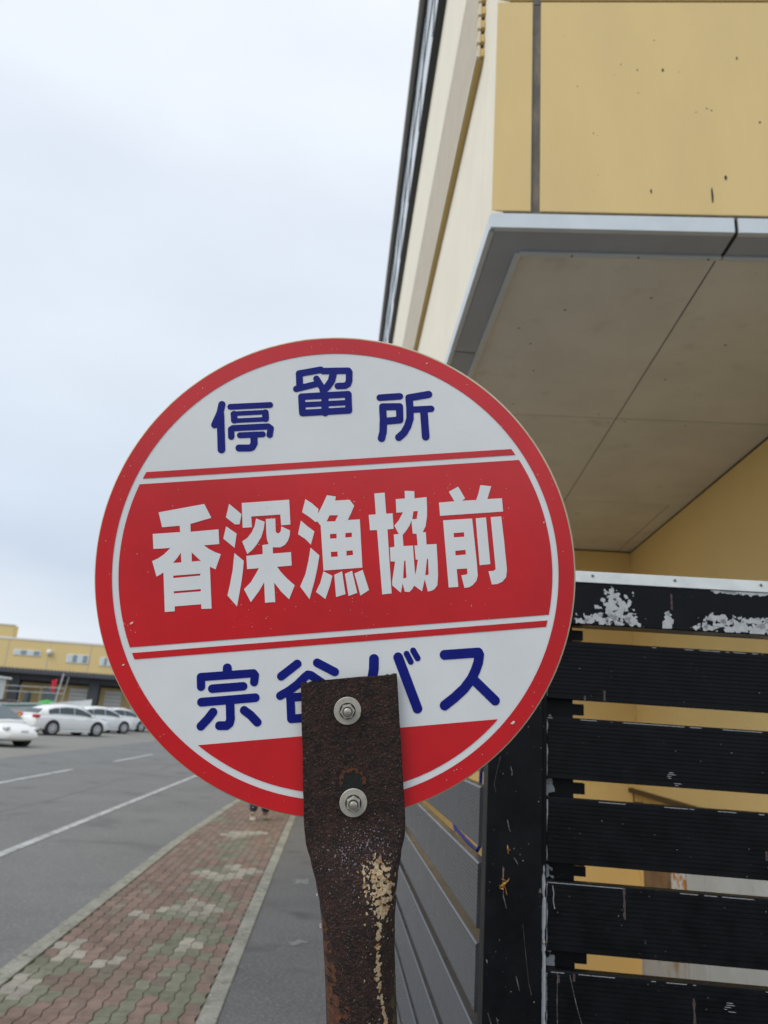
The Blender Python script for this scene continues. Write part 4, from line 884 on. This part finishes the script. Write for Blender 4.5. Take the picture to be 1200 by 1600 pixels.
rw = MB().box(-32, 43.9, ZR, -16.6, 44.2, .92).build('barrier_wall', 'conc', bevel=.02); tag(rw, 'low pale concrete wall behind the yellow outlet post', 'wall')
hy = thing('outlet_post', 'yellow outlet post standing behind the white hatchback', 'hydrant', (-14.0, 34.6, ZR))
MB(lambda a,b_,c: Vector((a+.45, b_, c-(.22 if c > 0 else 0)))).tube([(-14.45, 34.6, ZR), (-14.5, 34.6, .35), (-14.62, 34.6, .98), (-14.66, 34.6, 1.08)], [.10, .10, .17, .05], 14).build('post', 'hyd2', hy, smooth=True)
MB(lambda a,b_,c: Vector((a+.45, b_, c-(.22 if c > 0 else 0)))).tube([(-14.6, 34.6, .86), (-14.95, 34.55, .84), (-15.02, 34.55, .84), (-15.22, 34.5, .84)], [.09, .10, .16, .16], 14).build('outlet', 'hyd1', hy, smooth=True)
MB(lambda a,b_,c: Vector((a+.45, b_, c-(.22 if c > 0 else 0)))).tube([(-14.62, 34.6, 1.08), (-14.62, 34.6, 1.16)], .06, 8).build('cap', 'hyd1', hy)

# ================================================================== PEOPLE walking away on the sidewalk
def skin_obj(name, V, E, m, parent, sub=2):
    me = bpy.data.meshes.new(name); me.from_pydata([v[:3] for v in V], E, []); me.update(); me.materials.append(M[m])
    o = bpy.data.objects.new(name, me); COL.objects.link(o)
    if parent: o.parent = parent
    sk = o.modifiers.new('skin', 'SKIN'); sk.use_smooth_shade = True
    for k, d in enumerate(me.skin_vertices[0].data):
        r_ = V[k][3]; d.radius = (r_, r_) if not isinstance(r_, tuple) else r_; d.use_root = (k == 0)
    s_ = o.modifiers.new('sub', 'SUBSURF'); s_.levels = s_.render_levels = sub
    return o
def make_person(label, loc, rz, h, trouser, top, shoe, group, stride=.16):
    k = h/1.7; t = thing('person', label, 'person', loc, group); t.rotation_euler = (0, 0, rz)
    def P(x, y, z, r_): return (x*k, y*k, z*k, tuple(q*k for q in r_) if isinstance(r_, tuple) else r_*k)
    s = stride
    V = [P(0, 0, .93, (.15, .10)), P(0, 0, 1.10, (.13, .09)), P(0, .01, 1.30, (.16, .10)), P(0, 0, 1.43, (.07, .06)), P(0, 0, 1.50, .052), P(0, .01, 1.60, (.075, .09)), P(0, .01, 1.67, (.06, .07)),
         P(.10, 0, .86, .085), P(.10, s*.6, .48, .045), P(.10, s, .09, .028), P(.10, s+.14, .03, (.035, .025)),
         P(-.10, 0, .86, .085), P(-.10, -s*.3, .48, .045), P(-.10, -s, .12, .028), P(-.10, -s+.13, .03, (.035, .025)),
         P(.19, 0, 1.38, .05), P(.23, -.06, 1.12, .038), P(.24, .04, .88, .028), P(.24, .07, .80, (.03, .018)), P(.235, .085, .745, (.024, .014)),
         P(-.19, 0, 1.38, .05), P(-.23, .05, 1.12, .038), P(-.24, .14, .90, .028), P(-.24, .17, .82, (.03, .018)), P(-.235, .185, .765, (.024, .014))]
    E_ = [(0, 1), (1, 2), (2, 3), (3, 4), (4, 5), (5, 6), (0, 7), (7, 8), (8, 9), (9, 10), (0, 11), (11, 12), (12, 13), (13, 14), (2, 15), (15, 16), (16, 17), (17, 18), (18, 19), (2, 20), (20, 21), (21, 22), (22, 23), (23, 24)]
    # five separate fingers on each hand
    for pi, sx, yb in ((19, 1, .085), (24, -1, .185)):
        bx_, by_, bz_ = V[pi][0]/k, V[pi][1]/k, V[pi][2]/k
        for j, ln in enumerate((.055, .065, .060, .048)):
            a = len(V); V += [P(bx_, by_-.028+.019*j, bz_-.02, .0075), P(bx_-sx*.012, by_-.028+.019*j+.004, bz_-.02-ln*.6, .007), P(bx_-sx*.026, by_-.028+.019*j+.006, bz_-.02-ln, .006)]
            E_ += [(pi, a), (a, a+1), (a+1, a+2)]
        a = len(V); V += [P(bx_, by_+.045, bz_+.03, .009), P(bx_-sx*.01, by_+.062, bz_-.005, .008)]; E_ += [(pi-1, a), (a, a+1)]
    skin_obj('body', V, E_, 'skin', t)
    V = [P(0, 0, .95, (.17, .125)), P(.10, 0, .84, .105), P(.10, s*.6, .48, .075), P(.10, s*.97, .09, .078), P(-.10, 0, .84, .105), P(-.10, -s*.3, .48, .075), P(-.10, -s*.95, .12, .078), P(0, 0, 1.02, (.15, .11))]
    skin_obj('trousers', V, [(0, 1), (1, 2), (2, 3), (0, 4), (4, 5), (5, 6), (0, 7)], trouser, t)
    V = [P(0, 0, 1.05, (.17, .13)), P(0, 0, .92, (.185, .14)), P(0, .01, 1.30, (.18, .125)), P(0, 0, 1.43, (.085, .075)), P(.20, 0, 1.385, .067), P(.235, -.055, 1.12, .055), P(.245, .03, .91, .045), P(-.20, 0, 1.385, .067), P(-.235, .045, 1.12, .055), P(-.245, .125, .93, .045)]
    skin_obj('jacket', V, [(0, 1), (0, 2), (2, 3), (2, 4), (4, 5), (5, 6), (2, 7), (7, 8), (8, 9)], top, t)
    for sx, yy, zz in ((.10, s, .035), (-.10, -s, .04)):
        skin_obj('shoe', [P(sx, yy-.05, zz+.02, (.045, .045)), P(sx, yy+.06, zz+.005, (.045, .035)), P(sx, yy+.16, zz-.005, (.042, .028)), P(sx, yy-.03, zz+.07, (.042, .045))], [(0, 1), (1, 2), (0, 3)], shoe, t)
    skin_obj('hair', [P(0, -.02, 1.60, (.085, .09)), P(0, 0, 1.69, (.07, .08)), P(0, -.03, 1.53, (.07, .06))], [(0, 1), (0, 2)], 'hair', t)
    for sx in (.03, -.03):
        MB(lambda a, b_, c: Vector((a*k, b_*k, c*k))).tube([(sx, .085, 1.60), (sx, .097, 1.60)], [.012, .006], 8).build('eye', 'hair', t).matrix_parent_inverse.identity()
    skin_obj('nose', [P(0, .085, 1.60, .01), P(0, .108, 1.572, .013)], [(0, 1)], 'skin', t)
    MB(lambda a, b_, c: Vector((a*k, b_*k, c*k))).box(-.022, .088, 1.532, .022, .098, 1.54).build('mouth', 'flag_red', t).matrix_parent_inverse.identity()
    return t
make_person('person walking away in dark trousers and off-white shoes', (-1.05, 12.4, .002), R(4), 1.62, 'navy', 'navy', 'shoe', 'people walking on the sidewalk', .10)
make_person('person in dark shoes, farther along the sidewalk beside the edging', (-.74, 15.6, .002), R(-4), 1.66, 'grey_cloth', 'grey_cloth', 'shoe_dark', 'people walking on the sidewalk', .14)
